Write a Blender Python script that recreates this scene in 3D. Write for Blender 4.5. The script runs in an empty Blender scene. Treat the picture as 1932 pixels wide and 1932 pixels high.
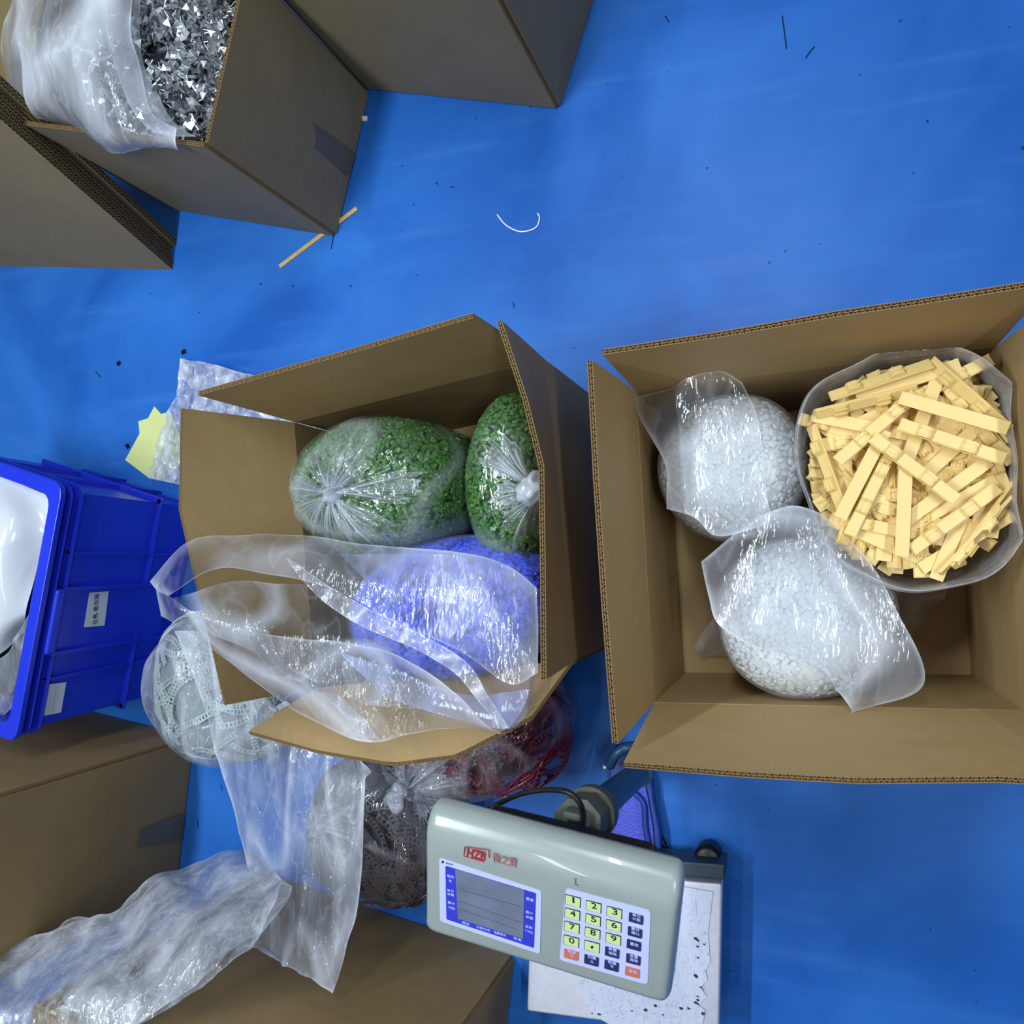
import bpy, bmesh, math, random
import numpy as np
from mathutils import Vector, Matrix
random.seed(7); RNG = np.random.default_rng(7)
C = bpy.context.scene.collection
PI = math.pi
# ------------------------------------------------------------------ camera
F, H, NAD = 1450.0, 1.5, (1508, 1050)
_d = np.array([NAD[0]-966, -(NAD[1]-966), -F]); _Z = -_d/np.linalg.norm(_d)
_X = np.array([1., 0, 0])-_Z[0]*_Z; _X /= np.linalg.norm(_X); _Y = np.cross(_Z, _X)
R = np.array([_X, _Y, _Z])
cam_d = bpy.data.cameras.new('camera'); cam = bpy.data.objects.new('camera', cam_d); C.objects.link(cam)
m4 = Matrix([list(R[0])+[0], list(R[1])+[0], list(R[2])+[H], [0, 0, 0, 1]])
cam.matrix_world = m4
cam_d.sensor_width = 36; cam_d.lens = 36*F/1932; cam_d.clip_start = .02
bpy.context.scene.camera = cam
sc = bpy.context.scene
sc.view_settings.view_transform = 'Standard'; sc.view_settings.look = 'None'
sc.view_settings.gamma = 1; sc.view_settings.use_curve_mapping = False
sc.view_settings.exposure = 0.0
sc.cycles.transparent_max_bounces = 24
# ------------------------------------------------------------------ world and ceiling tubes
w = bpy.data.worlds.new('room_light'); sc.world = w; w.use_nodes = True
bg = w.node_tree.nodes['Background']; bg.inputs[0].default_value = (.62, .8, 1.0, 1); bg.inputs[1].default_value = .10
def tube(x, y, z, rz, L, power, wid=.07):
    l = bpy.data.lights.new('ceiling_tube', 'AREA'); l.shape = 'RECTANGLE'; l.size = L; l.size_y = wid
    l.energy = power; l.color = (.86, .95, 1.0)
    o = bpy.data.objects.new('ceiling_tube', l); o.location = (x, y, z); o.rotation_euler = (0, 0, rz); C.objects.link(o)
tube(-1.5, .1, 2.9, PI/2, 1.2, 62)
tube(-.3, 1.5, 2.9, PI/2, 1.2, 34)
tube(-1.0, -1.6, 2.9, PI/2, 1.2, 8)
tube(.9, -.1, 2.9, PI/2, 1.2, 31)

# ------------------------------------------------------------------ helpers
def W(px, py, z=0.):
    v = R@np.array([px-966, -(py-966), -F]); t = (z-H)/v[2]
    return np.array([v[0]*t, v[1]*t, z])
def PL(px, py, o, n):                       # pixel ray meets a plane
    v = R@np.array([px-966, -(py-966), -F]); e = np.array([0, 0, H])
    t = ((o-e)@n)/(v@n); return e+v*t
def nrm(v): v = np.asarray(v, float); return v/(np.linalg.norm(v)+1e-12)
def s2l(r, g, b):
    f = lambda c: (c/255/12.92 if c/255 <= .04045 else ((c/255+.055)/1.055)**2.4)
    return (f(r), f(g), f(b), 1)
def tag(o, label=None, cat=None, group=None, kind=None):
    if label: o['label'] = label
    if cat: o['category'] = cat
    if group: o['group'] = group
    if kind: o['kind'] = kind
    return o
def empty(name, loc, label, cat, group=None):
    o = bpy.data.objects.new(name, None); C.objects.link(o); o.location = [float(c) for c in loc]
    o.empty_display_size = .05
    return tag(o, label, cat, group)
def mesh(name, V, Fc, mats, parent=None, smooth=False, mi=None, dens=None):
    me = bpy.data.meshes.new(name)
    me.from_pydata([tuple(map(float, v)) for v in V], [], [tuple(map(int, f)) for f in Fc])
    if not isinstance(mats, (list, tuple)): mats = [mats]
    for m in mats: me.materials.append(m)
    if mi is not None: me.polygons.foreach_set('material_index', np.asarray(mi, dtype=np.int32))
    if smooth: me.polygons.foreach_set('use_smooth', np.ones(len(me.polygons), dtype=bool))
    if dens is not None:
        a = me.attributes.new('dens', 'FLOAT', 'POINT'); a.data.foreach_set('value', np.asarray(dens, dtype=np.float32))
    me.update()
    o = bpy.data.objects.new(name, me); C.objects.link(o)
    if parent is not None:
        o.parent = parent; o.matrix_parent_inverse = Matrix.Translation(-Vector(parent.location)) if parent.parent is None else parent.matrix_parent_inverse.copy()
        if parent.parent is not None: o.matrix_parent_inverse = Matrix.Identity(4)
    return o
def base(o):
    """put the origin of a one-mesh thing at its own base centre"""
    me = o.data; n = len(me.vertices); a = np.empty(n*3); me.vertices.foreach_get('co', a); a = a.reshape(-1, 3)
    c = (a.min(0)+a.max(0))/2; c[2] = a[:, 2].min(); a -= c
    me.vertices.foreach_set('co', a.ravel()); me.update(); o.location = c; return o
def gridfaces(nu, nv, off=0, close=False):
    f = []
    for i in range(nu-1 if not close else nu):
        i2 = (i+1) % nu
        for j in range(nv-1):
            f.append((off+i*nv+j, off+i2*nv+j, off+i2*nv+j+1, off+i*nv+j+1))
    return f
class WN:                                    # smooth pseudo noise, sums of random sines
    def __init__(s, seed, n=10, lo=3, hi=20):
        r = np.random.default_rng(seed); k = r.uniform(lo, hi, n); d = r.normal(size=(n, 3)); d /= np.linalg.norm(d, axis=1)[:, None]
        s.k = d*k[:, None]; s.p = r.uniform(0, 6.28, n); s.a = 1/np.sqrt(k/lo); s.a /= s.a.sum()**.5*1.2
    def __call__(s, P): return (np.sin(P@s.k.T+s.p)*s.a).sum(-1)
def ridge(P, seed, lo, hi):
    return 1-np.abs(WN(seed, 7, lo, hi)(P))*1.6
def tubemesh(pts, r, n=8):
    pts = [np.array(p, float) for p in pts]; V = []; N = len(pts)
    up = np.array([0, 0, 1.])
    for i, p in enumerate(pts):
        t = nrm(pts[min(i+1, N-1)]-pts[max(i-1, 0)]); a = np.cross(t, up)
        if np.linalg.norm(a) < .1: a = np.cross(t, [1, 0, 0])
        a = nrm(a); b = np.cross(t, a); rr = r[i] if hasattr(r, '__len__') else r
        for k in range(n): V.append(p+rr*(math.cos(2*PI*k/n)*a+math.sin(2*PI*k/n)*b))
    Fc = [(i*n+k, i*n+(k+1) % n, (i+1)*n+(k+1) % n, (i+1)*n+k) for i in range(N-1) for k in range(n)]
    Fc += [tuple(range(n))[::-1], tuple((N-1)*n+k for k in range(n))]
    return V, Fc
def crom(P, n):                              # catmull-rom through points, n samples
    P = np.array(P, float); m = len(P); Q = np.vstack([2*P[:1]-P[1:2], P, 2*P[-1:]-P[-2:-1]])
    out = []
    for s in np.linspace(0, m-1, n):
        i = min(int(s), m-2); t = s-i; a, b, c, d = Q[i], Q[i+1], Q[i+2], Q[i+3]
        out.append(.5*((2*b)+(-a+c)*t+(2*a-5*b+4*c-d)*t*t+(-a+3*b-3*c+d)*t**3))
    return np.array(out)
def boxVF(p0, ex, ey, ez):                   # parallelepiped
    p0, ex, ey, ez = map(np.array, (p0, ex, ey, ez))
    V = [p0+a*ex+b*ey+c*ez for c in (0, 1) for b in (0, 1) for a in (0, 1)]
    return V, [(0, 2, 3, 1), (4, 5, 7, 6), (0, 1, 5, 4), (2, 6, 7, 3), (0, 4, 6, 2), (1, 3, 7, 5)]
class MB:
    def __init__(s): s.V = []; s.F = []; s.M = []
    def add(s, V, Fc, m=0):
        o = len(s.V); s.V += [np.array(v, float) for v in V]; s.F += [tuple(i+o for i in f) for f in Fc]; s.M += [m]*len(Fc); return s
    def build(s, name, mats, parent=None, smooth=False): return mesh(name, s.V, s.F, mats, parent, smooth, s.M)
def bevel(o, w=.002, seg=2):
    b = o.modifiers.new('bevel', 'BEVEL'); b.width = w; b.segments = seg; b.limit_method = 'ANGLE'; return o
def prism(poly, n, d0, d1):                  # world polygon extruded along n from d0 to d1
    P = [np.array(p) for p in poly]; k = len(P); V = [p+n*d0 for p in P]+[p+n*d1 for p in P]
    return V, [tuple(range(k))[::-1], tuple(range(k, 2*k))]+[(i, (i+1) % k, k+(i+1) % k, k+i) for i in range(k)]
def rquad(c4, r, n=5):                       # rounded corners on a planar quad of world points
    out = []; c4 = [np.array(c) for c in c4]
    for i in range(4):
        p, a, b = c4[i], c4[i-1], c4[(i+1) % 4]; da = nrm(a-p)*r; db = nrm(b-p)*r
        for k in range(n+1):
            t = k/n; out.append((1-t)**2*(p+da)+2*t*(1-t)*p+t*t*(p+db))
    return out
# ------------------------------------------------------------------ materials
def newmat(name):
    m = bpy.data.materials.new(name); m.use_nodes = True; nt = m.node_tree; nt.nodes.clear()
    return m, nt, nt.nodes.new('ShaderNodeOutputMaterial')
def N(nt, t, **kw):
    n = nt.nodes.new(t)
    for k, v in kw.items(): setattr(n, k, v)
    return n
def simple(name, col, rough=.5, spec=.5, metal=0, noise=.0, nscale=20, bump=0, bscale=80, trans=0, coat=0):
    m, nt, out = newmat(name); b = N(nt, 'ShaderNodeBsdfPrincipled')
    b.inputs['Base Color'].default_value = col; b.inputs['Roughness'].default_value = rough
    b.inputs['Specular IOR Level'].default_value = spec; b.inputs['Metallic'].default_value = metal
    b.inputs['Coat Weight'].default_value = coat
    tc = N(nt, 'ShaderNodeTexCoord')
    if noise:
        n = N(nt, 'ShaderNodeTexNoise'); n.inputs['Scale'].default_value = nscale; n.inputs['Detail'].default_value = 5
        nt.links.new(tc.outputs['Object'], n.inputs['Vector'])
        mr = N(nt, 'ShaderNodeMapRange'); mr.inputs['From Min'].default_value = .3; mr.inputs['From Max'].default_value = .7
        mr.inputs['To Min'].default_value = 1-noise; mr.inputs['To Max'].default_value = 1+noise
        nt.links.new(n.outputs[0], mr.inputs[0])
        mx = N(nt, 'ShaderNodeMix', data_type='RGBA', blend_type='MULTIPLY'); mx.inputs[0].default_value = 1
        mx.inputs[6].default_value = col; nt.links.new(mr.outputs[0], mx.inputs[7]); nt.links.new(mx.outputs[2], b.inputs['Base Color'])
    if bump:
        n2 = N(nt, 'ShaderNodeTexNoise'); n2.inputs['Scale'].default_value = bscale; n2.inputs['Detail'].default_value = 4
        nt.links.new(tc.outputs['Object'], n2.inputs['Vector'])
        bp = N(nt, 'ShaderNodeBump'); bp.inputs['Strength'].default_value = bump; bp.inputs['Distance'].default_value = .004
        nt.links.new(n2.outputs[0], bp.inputs['Height']); nt.links.new(bp.outputs[0], b.inputs['Normal'])
    nt.links.new(b.outputs[0], out.inputs[0]); return m
def island(name, c0, c1, rough=.4, spec=.5, metal=0, sub=0.):   # colour varies piece by piece
    m, nt, out = newmat(name); b = N(nt, 'ShaderNodeBsdfPrincipled'); g = N(nt, 'ShaderNodeNewGeometry')
    mx = N(nt, 'ShaderNodeMix', data_type='RGBA'); mx.inputs[6].default_value = c0; mx.inputs[7].default_value = c1
    nt.links.new(g.outputs['Random Per Island'], mx.inputs[0]); nt.links.new(mx.outputs[2], b.inputs['Base Color'])
    b.inputs['Roughness'].default_value = rough; b.inputs['Specular IOR Level'].default_value = spec; b.inputs['Metallic'].default_value = metal
    if sub: b.inputs['Subsurface Weight'].default_value = sub; b.inputs['Subsurface Radius'].default_value = (.01, .01, .01)
    nt.links.new(b.outputs[0], out.inputs[0]); return m
def card(name, col, dark=0.12):
    m, nt, out = newmat(name); b = N(nt, 'ShaderNodeBsdfPrincipled'); tc = N(nt, 'ShaderNodeTexCoord')
    n = N(nt, 'ShaderNodeTexNoise'); n.inputs['Scale'].default_value = 5; n.inputs['Detail'].default_value = 6; n.inputs['Roughness'].default_value = .6
    n2 = N(nt, 'ShaderNodeTexNoise'); n2.inputs['Scale'].default_value = 450; n2.inputs['Detail'].default_value = 2
    nt.links.new(tc.outputs['Object'], n.inputs[0]); nt.links.new(tc.outputs['Object'], n2.inputs[0])
    r = N(nt, 'ShaderNodeMapRange'); r.inputs[1].default_value = .25; r.inputs[2].default_value = .75; r.inputs[3].default_value = 1-dark; r.inputs[4].default_value = 1+dark*.6
    r2 = N(nt, 'ShaderNodeMapRange'); r2.inputs[1].default_value = .2; r2.inputs[2].default_value = .8; r2.inputs[3].default_value = .9; r2.inputs[4].default_value = 1.08
    nt.links.new(n.outputs[0], r.inputs[0]); nt.links.new(n2.outputs[0], r2.inputs[0])
    mu = N(nt, 'ShaderNodeMath', operation='MULTIPLY'); nt.links.new(r.outputs[0], mu.inputs[0]); nt.links.new(r2.outputs[0], mu.inputs[1])
    mx = N(nt, 'ShaderNodeMix', data_type='RGBA', blend_type='MULTIPLY'); mx.inputs[0].default_value = 1; mx.inputs[6].default_value = col
    nt.links.new(mu.outputs[0], mx.inputs[7]); nt.links.new(mx.outputs[2], b.inputs['Base Color'])
    b.inputs['Roughness'].default_value = .62; b.inputs['Specular IOR Level'].default_value = .3
    n3 = N(nt, 'ShaderNodeTexNoise'); n3.inputs['Scale'].default_value = 9; n3.inputs['Detail'].default_value = 3; nt.links.new(tc.outputs['Object'], n3.inputs[0])
    bp = N(nt, 'ShaderNodeBump'); bp.inputs['Strength'].default_value = .25; bp.inputs['Distance'].default_value = .01
    nt.links.new(n3.outputs[0], bp.inputs['Height']); nt.links.new(bp.outputs[0], b.inputs['Normal'])
    nt.links.new(b.outputs[0], out.inputs[0]); return m
def filmmat(name, col=(.84, .88, 1.0, 1), b0=.0, nk=.25, bump=.6, scale=22, rough=.12, gl=1.2, fine=70, ang=.6):
    """clear polythene: lets the scene through, whitens by its own thickness, glossy on its creases"""
    m, nt, out = newmat(name); L = nt.links; tc0 = N(nt, 'ShaderNodeTexCoord'); at = N(nt, 'ShaderNodeAttribute', attribute_name='dens')
    tc = N(nt, 'ShaderNodeMapping'); tc.inputs['Rotation'].default_value = (0, 0, ang); tc.inputs['Scale'].default_value = (1, .38, 1); L.new(tc0.outputs['Object'], tc.inputs[0])
    nz = N(nt, 'ShaderNodeTexNoise'); nz.inputs['Scale'].default_value = scale*.6; nz.inputs['Detail'].default_value = 5; nz.inputs['Distortion'].default_value = .3
    L.new(tc.outputs[0], nz.inputs[0])
    # ridged creases
    def ridg(s, dist):
        n = N(nt, 'ShaderNodeTexNoise'); n.inputs['Scale'].default_value = s; n.inputs['Detail'].default_value = 2; n.inputs['Distortion'].default_value = dist
        L.new(tc.outputs[0], n.inputs[0])
        a = N(nt, 'ShaderNodeMath', operation='SUBTRACT'); L.new(n.outputs[0], a.inputs[0]); a.inputs[1].default_value = .5
        c = N(nt, 'ShaderNodeMath', operation='ABSOLUTE'); L.new(a.outputs[0], c.inputs[0]); return c
    r1 = ridg(scale, .25); r2 = ridg(fine, .3)
    k = N(nt, 'ShaderNodeMath', operation='MULTIPLY'); L.new(r2.outputs[0], k.inputs[0]); k.inputs[1].default_value = .35
    h = N(nt, 'ShaderNodeMath', operation='ADD'); L.new(r1.outputs[0], h.inputs[0]); L.new(k.outputs[0], h.inputs[1])
    bp = N(nt, 'ShaderNodeBump'); bp.inputs['Strength'].default_value = bump; bp.inputs['Distance'].default_value = .011; L.new(h.outputs[0], bp.inputs['Height'])
    f = N(nt, 'ShaderNodeMapRange'); f.inputs[1].default_value = .35; f.inputs[2].default_value = .7; f.inputs[3].default_value = -nk*.4; f.inputs[4].default_value = nk
    L.new(nz.outputs[0], f.inputs[0])
    cr = N(nt, 'ShaderNodeMapRange'); cr.inputs[1].default_value = 0; cr.inputs[2].default_value = .035; cr.inputs[3].default_value = nk*.55; cr.inputs[4].default_value = 0
    L.new(r1.outputs[0], cr.inputs[0])
    s = N(nt, 'ShaderNodeMath', operation='ADD'); L.new(f.outputs[0], s.inputs[0]); L.new(at.outputs['Fac'], s.inputs[1])
    s1 = N(nt, 'ShaderNodeMath', operation='ADD'); L.new(s.outputs[0], s1.inputs[0]); L.new(cr.outputs[0], s1.inputs[1])
    s2 = N(nt, 'ShaderNodeMath', operation='ADD', use_clamp=True); L.new(s1.outputs[0], s2.inputs[0]); s2.inputs[1].default_value = b0
    tr = N(nt, 'ShaderNodeBsdfTransparent'); tr.inputs[0].default_value = (.96, .97, .98, 1)
    df = N(nt, 'ShaderNodeBsdfDiffuse'); df.inputs[0].default_value = col; tl = N(nt, 'ShaderNodeBsdfTranslucent'); tl.inputs[0].default_value = col
    md = N(nt, 'ShaderNodeMixShader'); md.inputs[0].default_value = .22; L.new(df.outputs[0], md.inputs[1]); L.new(tl.outputs[0], md.inputs[2])
    m1 = N(nt, 'ShaderNodeMixShader'); L.new(s2.outputs[0], m1.inputs[0]); L.new(tr.outputs[0], m1.inputs[1]); L.new(md.outputs[0], m1.inputs[2])
    fr = N(nt, 'ShaderNodeFresnel'); fr.inputs[0].default_value = 1.5
    fm = N(nt, 'ShaderNodeMath', operation='MULTIPLY', use_clamp=True); L.new(fr.outputs[0], fm.inputs[0]); fm.inputs[1].default_value = gl
    fmin = N(nt, 'ShaderNodeMath', operation='MINIMUM'); L.new(fm.outputs[0], fmin.inputs[0]); fmin.inputs[1].default_value = .22
    gs = N(nt, 'ShaderNodeBsdfGlossy'); gs.inputs['Roughness'].default_value = rough; L.new(bp.outputs[0], gs.inputs['Normal'])
    m2 = N(nt, 'ShaderNodeMixShader'); L.new(fmin.outputs[0], m2.inputs[0]); L.new(m1.outputs[0], m2.inputs[1]); L.new(gs.outputs[0], m2.inputs[2])
    L.new(m2.outputs[0], out.inputs[0]); return m
M = {}
M['card'] = card('kraft_cardboard', s2l(146, 122, 82))
M['card_in'] = card('kraft_cardboard_inside', s2l(176, 148, 104), .08)
M['card_grey'] = card('grey_kraft_cardboard', s2l(138, 122, 92))
M['flute'] = simple('corrugated_flute', s2l(138, 112, 76), .8, .2)
M['gap'] = simple('hollow_shade', s2l(30, 24, 18), .9, .1)  # near-black colour for the shade inside the board's hollows
M['film'] = filmmat('clear_film', b0=.05)
M['film_milky'] = filmmat('milky_film', col=(.93, .95, .99, 1), b0=.10, nk=.16, scale=14, bump=.35, gl=.7)
M['film_soft'] = filmmat('soft_film', b0=.03, nk=.14, scale=16, fine=90, bump=.6, ang=-.9)
M['film_crisp'] = filmmat('crisp_film', b0=.04, nk=.2, bump=1.0, scale=26, rough=.07, gl=1.8, fine=110)
M['film_crumple'] = filmmat('crumpled_film', b0=.05, nk=.35, bump=1.0, scale=36, rough=.08, gl=2.2, fine=150, ang=.5)
M['film_tight'] = filmmat('tight_film', b0=.0, nk=.05, bump=.7, scale=16, rough=.05, gl=1.2, fine=50)
M['green'] = island('green_plastic', s2l(50, 104, 36), s2l(88, 140, 62), .35)
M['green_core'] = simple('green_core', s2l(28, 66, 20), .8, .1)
M['blue'] = island('blue_plastic_bits', s2l(34, 66, 235), s2l(84, 120, 255), .35)
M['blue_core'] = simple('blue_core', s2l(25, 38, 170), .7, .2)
M['white'] = island('white_plastic_bits', s2l(228, 232, 236), s2l(245, 247, 250), .4)
M['white_core'] = simple('white_core', s2l(236, 239, 243), .7, .2, noise=.05, nscale=30)
M['beige'] = simple('cream_plastic', s2l(238, 208, 138), .42, .4, noise=.02, nscale=40)
M['beige_shaded'] = simple('cream_plastic_shaded', s2l(190, 158, 98), .8, .2)  # cream darkened to paint in the shade among the buried parts
M['metal'] = simple('bright_steel', (.80, .82, .86, 1), .36, .5, 1.0, bump=.2, bscale=60)
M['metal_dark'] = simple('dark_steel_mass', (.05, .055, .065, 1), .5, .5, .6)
M['crate'] = simple('blue_crate_plastic', s2l(30, 52, 205), .32, .5, noise=.06, nscale=6)
M['paper'] = simple('white_label', s2l(205, 212, 220), .6, .2)
M['yellow'] = simple('yellow_paper', s2l(214, 222, 150), .7, .2, noise=.03)
M['ink'] = simple('black_ink', s2l(25, 28, 34), .7, .2)
M['wood'] = simple('bamboo', s2l(206, 176, 118), .6, .3, noise=.1, nscale=60)
M['black'] = simple('black_rubber', s2l(14, 15, 17), .45, .4)
M['maroon'] = simple('maroon_plastic', s2l(122, 40, 56), .35, .5)
M['maroon_core'] = simple('maroon_core', s2l(92, 24, 38), .7, .2)
M['brown'] = simple('dark_brown_plastic', s2l(70, 56, 60), .4, .5)
M['brown_core'] = simple('dark_brown_core', s2l(34, 26, 28), .7, .2)
M['grey'] = simple('pale_grey_plastic', s2l(176, 192, 192), .4, .5)
M['grey_core'] = simple('grey_core', s2l(120, 136, 138), .7, .2)
# ------------------------------------------------------------------ floor
def floor_mat():
    m, nt, out = newmat('blue_epoxy_floor'); L = nt.links; b = N(nt, 'ShaderNodeBsdfPrincipled'); tc = N(nt, 'ShaderNodeTexCoord')
    n = N(nt, 'ShaderNodeTexNoise'); n.inputs['Scale'].default_value = 2.2; n.inputs['Detail'].default_value = 6; n.inputs['Distortion'].default_value = .6
    L.new(tc.outputs['Object'], n.inputs[0])
    cr = N(nt, 'ShaderNodeValToRGB'); e = cr.color_ramp.elements
    e[0].position = .36; e[0].color = s2l(26, 90, 178); e[1].position = .66; e[1].color = s2l(48, 116, 204)
    L.new(n.outputs[0], cr.inputs[0])
    sp = N(nt, 'ShaderNodeTexNoise'); sp.inputs['Scale'].default_value = 55; sp.inputs['Detail'].default_value = 2; L.new(tc.outputs['Object'], sp.inputs[0])
    r = N(nt, 'ShaderNodeMapRange'); r.inputs[1].default_value = .735; r.inputs[2].default_value = .76; L.new(sp.outputs[0], r.inputs[0])
    mx = N(nt, 'ShaderNodeMix', data_type='RGBA'); L.new(r.outputs[0], mx.inputs[0]); L.new(cr.outputs[0], mx.inputs[6]); mx.inputs[7].default_value = s2l(18, 50, 90)
    # pale scuffs
    mp = N(nt, 'ShaderNodeMapping'); mp.inputs['Scale'].default_value = (1, 7, 1); mp.inputs['Rotation'].default_value = (0, 0, .6); L.new(tc.outputs['Object'], mp.inputs[0])
    n3 = N(nt, 'ShaderNodeTexNoise'); n3.inputs['Scale'].default_value = 3; n3.inputs['Detail'].default_value = 8; L.new(mp.outputs[0], n3.inputs[0])
    r3 = N(nt, 'ShaderNodeMapRange'); r3.inputs[1].default_value = .55; r3.inputs[2].default_value = .9; r3.inputs[4].default_value = .35; L.new(n3.outputs[0], r3.inputs[0])
    mx2 = N(nt, 'ShaderNodeMix', data_type='RGBA'); L.new(r3.outputs[0], mx2.inputs[0]); L.new(mx.outputs[2], mx2.inputs[6]); mx2.inputs[7].default_value = s2l(80, 140, 215)
    L.new(mx2.outputs[2], b.inputs['Base Color'])
    rr = N(nt, 'ShaderNodeMapRange'); rr.inputs[3].default_value = .32; rr.inputs[4].default_value = .55; L.new(n3.outputs[0], rr.inputs[0]); L.new(rr.outputs[0], b.inputs['Roughness'])
    b.inputs['Specular IOR Level'].default_value = .25
    L.new(b.outputs[0], out.inputs[0]); return m
V, Fc = boxVF((-5, -4, -.03), (9, 0, 0), (0, 9, 0), (0, 0, .03))
tag(mesh('floor', V, Fc, floor_mat()), kind='structure')

# ------------------------------------------------------------------ corrugated board
def poly_at(P, u):
    P = np.array(P); d = np.r_[0, np.cumsum(np.linalg.norm(np.diff(P, axis=0), axis=1))]; d /= d[-1]
    return np.stack([np.interp(u, d, P[:, k]) for k in range(3)], -1)
def panel(name, hinge, tip, parent, th=.0075, side=1, mat=None, nu=26, nv=7, bulge=0., flutes=True, wave=.0085, seed=0, wob=.0015, dbl=True):
    mat = mat or M['card']
    L = np.linalg.norm(np.diff(np.array(tip), axis=0), axis=1).sum(); u = np.linspace(0, 1, nu); nz = WN(seed+50, 8, 4, 14)
    def S(u, v):
        h = poly_at(hinge, u); t = poly_at(tip, u); P = h*(1-v)[..., None]+t*v[..., None]
        if bulge or wob: P = P+n0*(bulge*np.sin(PI*v)*np.sin(PI*u)+wob*nz(P*1.0)*np.clip(v*3, 0, 1))[..., None]
        return P
    h = np.array(hinge); t = np.array(tip)
    n0 = nrm(np.cross(h[-1]-h[0], (t.mean(0)-h.mean(0))))
    if name == 'flap' and 'box' in parent.name:
        cc_ = h.mean(0)-np.array([parent.location.x, parent.location.y, h[0][2]]); side = 1 if n0@cc_ > 0 else -1
    n0 = n0*side
    mb = MB(); Vv = []
    def sheet(off, uu, vv, m=0, wavef=None):
        U, Vg = np.meshgrid(uu, vv, indexing='ij'); P = S(U, Vg)
        o = off if wavef is None else off+wavef(U)
        P = P+n0*(o if np.isscalar(o) else o[..., None]); mb.add(list(P.reshape(-1, 3)), gridfaces(len(uu), len(vv)), m); return P
    vv = np.linspace(0, 1, nv); A = sheet(0, u, vv); B = sheet(th, u, vv)
    def strip(P, Q, m=0):
        k = len(P); mb.add(list(P)+list(Q), [(i, i+1, k+i+1, k+i) for i in range(k-1)], m)
    strip(A[0], B[0], 1); strip(A[-1], B[-1], 1); strip(A[:, 0], B[:, 0])
    if flutes:
        vb = np.array([1-.012/max(.05, np.linalg.norm(t.mean(0)-h.mean(0))), 1.]); nw = int(L/wave); uf = np.linspace(0, 1, nw*6+1); vb = np.clip(vb, 0, 1)
        if dbl:
            sheet(th*.5, u, vb, 1)
            sheet(th*.25, uf, vb, 1, lambda U: th*.22*np.sin(U*nw*2*PI)); sheet(th*.75, uf, vb, 1, lambda U: th*.22*np.sin(U*nw*2*PI*1.4+1))
        else: sheet(th*.5, uf, vb, 1, lambda U: th*.45*np.sin(U*nw*2*PI))
    else: strip(A[:, -1], B[:, -1])
    if flutes:
        one = np.ones_like(uf); E = S(uf, one)+nrm(t.mean(0)-h.mean(0))*.0004
        def band(o0, o1, m=1):
            o0 = np.broadcast_to(o0, uf.shape)[:, None]; o1 = np.broadcast_to(o1, uf.shape)[:, None]; strip(E+n0*o0, E+n0*o1, m)
        band(-.0002, .0011, 1); band(th-.0011, th+.0002, 1)
        if dbl:
            band(th*.5-.0004, th*.5+.0004); w1 = th*.25+th*.2*np.sin(uf*nw*2*PI); band(w1-.00045, w1+.00045); w2 = th*.75+th*.2*np.sin(uf*nw*2*PI*1.4+1); band(w2-.00045, w2+.00045)
        else: w1 = th*.5+th*.42*np.sin(uf*nw*2*PI); band(w1-.0005, w1+.0005)
        g = S(u, np.full_like(u, vb[0])); mb.add(list(g+n0*.0003)+list(g+n0*(th-.0003)), [(i, i+1, len(u)+i+1, len(u)+i) for i in range(len(u)-1)], 2)  # dark sheet painted as the shade down between the flutes
    return mb.build(name, [mat, M['flute'], M['gap']], parent, smooth=False)
def P3(xy, z): return np.array([xy[0], xy[1], z])
def carton(label, corners, h, th=.0075, rim_flutes=False, name='cardboard_box', mat=None, loc=None, bul=.004, seed=0):
    """corners: floor corners in order, each side wall is a part"""
    c = np.mean(np.array(corners), 0); r = empty(name, (c[0], c[1], 0), label, 'box')
    n = len(corners)
    for i in range(n):
        a, b = corners[i], corners[(i+1) % n]
        hinge = [P3(a, .004), P3(b, .004)]; tip = [P3(a, h), P3(b, h)]
        mid = (np.array(a)+np.array(b))/2-c
        nn = np.cross(hinge[1]-hinge[0], tip[0]-hinge[0]); sd = 1 if nn[:2]@mid > 0 else -1
        panel('side_wall', hinge, tip, r, th, sd, mat, flutes=rim_flutes, seed=seed+i, bulge=bul, wob=.001, nv=10)
    V, Fc = prism([P3(q, .002) for q in corners], np.array([0, 0, 1.]), 0, .006)
    mesh('bottom', V, Fc, [M['card_in']], r)
    return r
# right carton
rc = [(-.208, -.219), (.266, -.198), (.252, .28), (-.232, .255)]; RH = .33
rbox = carton('open cardboard box at right holding two white bags and one bag of cream parts', rc, RH, seed=1, mat=M['card_in'])
rim = [P3(q, RH) for q in rc]; zt = .53
panel('flap', [rim[3], rim[0]], [W(1117, 680, zt), W(1128, 900, zt), W(1145, 1150, zt), W(1165, 1403, zt)], rbox, side=-1, seed=11, mat=M['card_in'])
panel('flap', [rim[3], rim[2]], [W(1137, 671, zt), W(1370, 634, zt), W(1580, 596, zt+.003), W(1740, 573, zt), W(1985, 535, zt)], rbox, side=1, seed=12, mat=M['card_in'])
panel('flap', [rim[2], rim[1]], [W(1985, 572, zt), W(2015, 1000, zt), W(2040, 1400, zt)], rbox, side=1, seed=13, mat=M['card_in'])
panel('flap', [rim[0], rim[1]], [W(1177, 1438, zt), W(1400, 1455, zt), W(1620, 1466, zt), W(1880, 1463, zt), W(2010, 1470, zt)], rbox, side=-1, seed=14, mat=M['card_in'])
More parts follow.
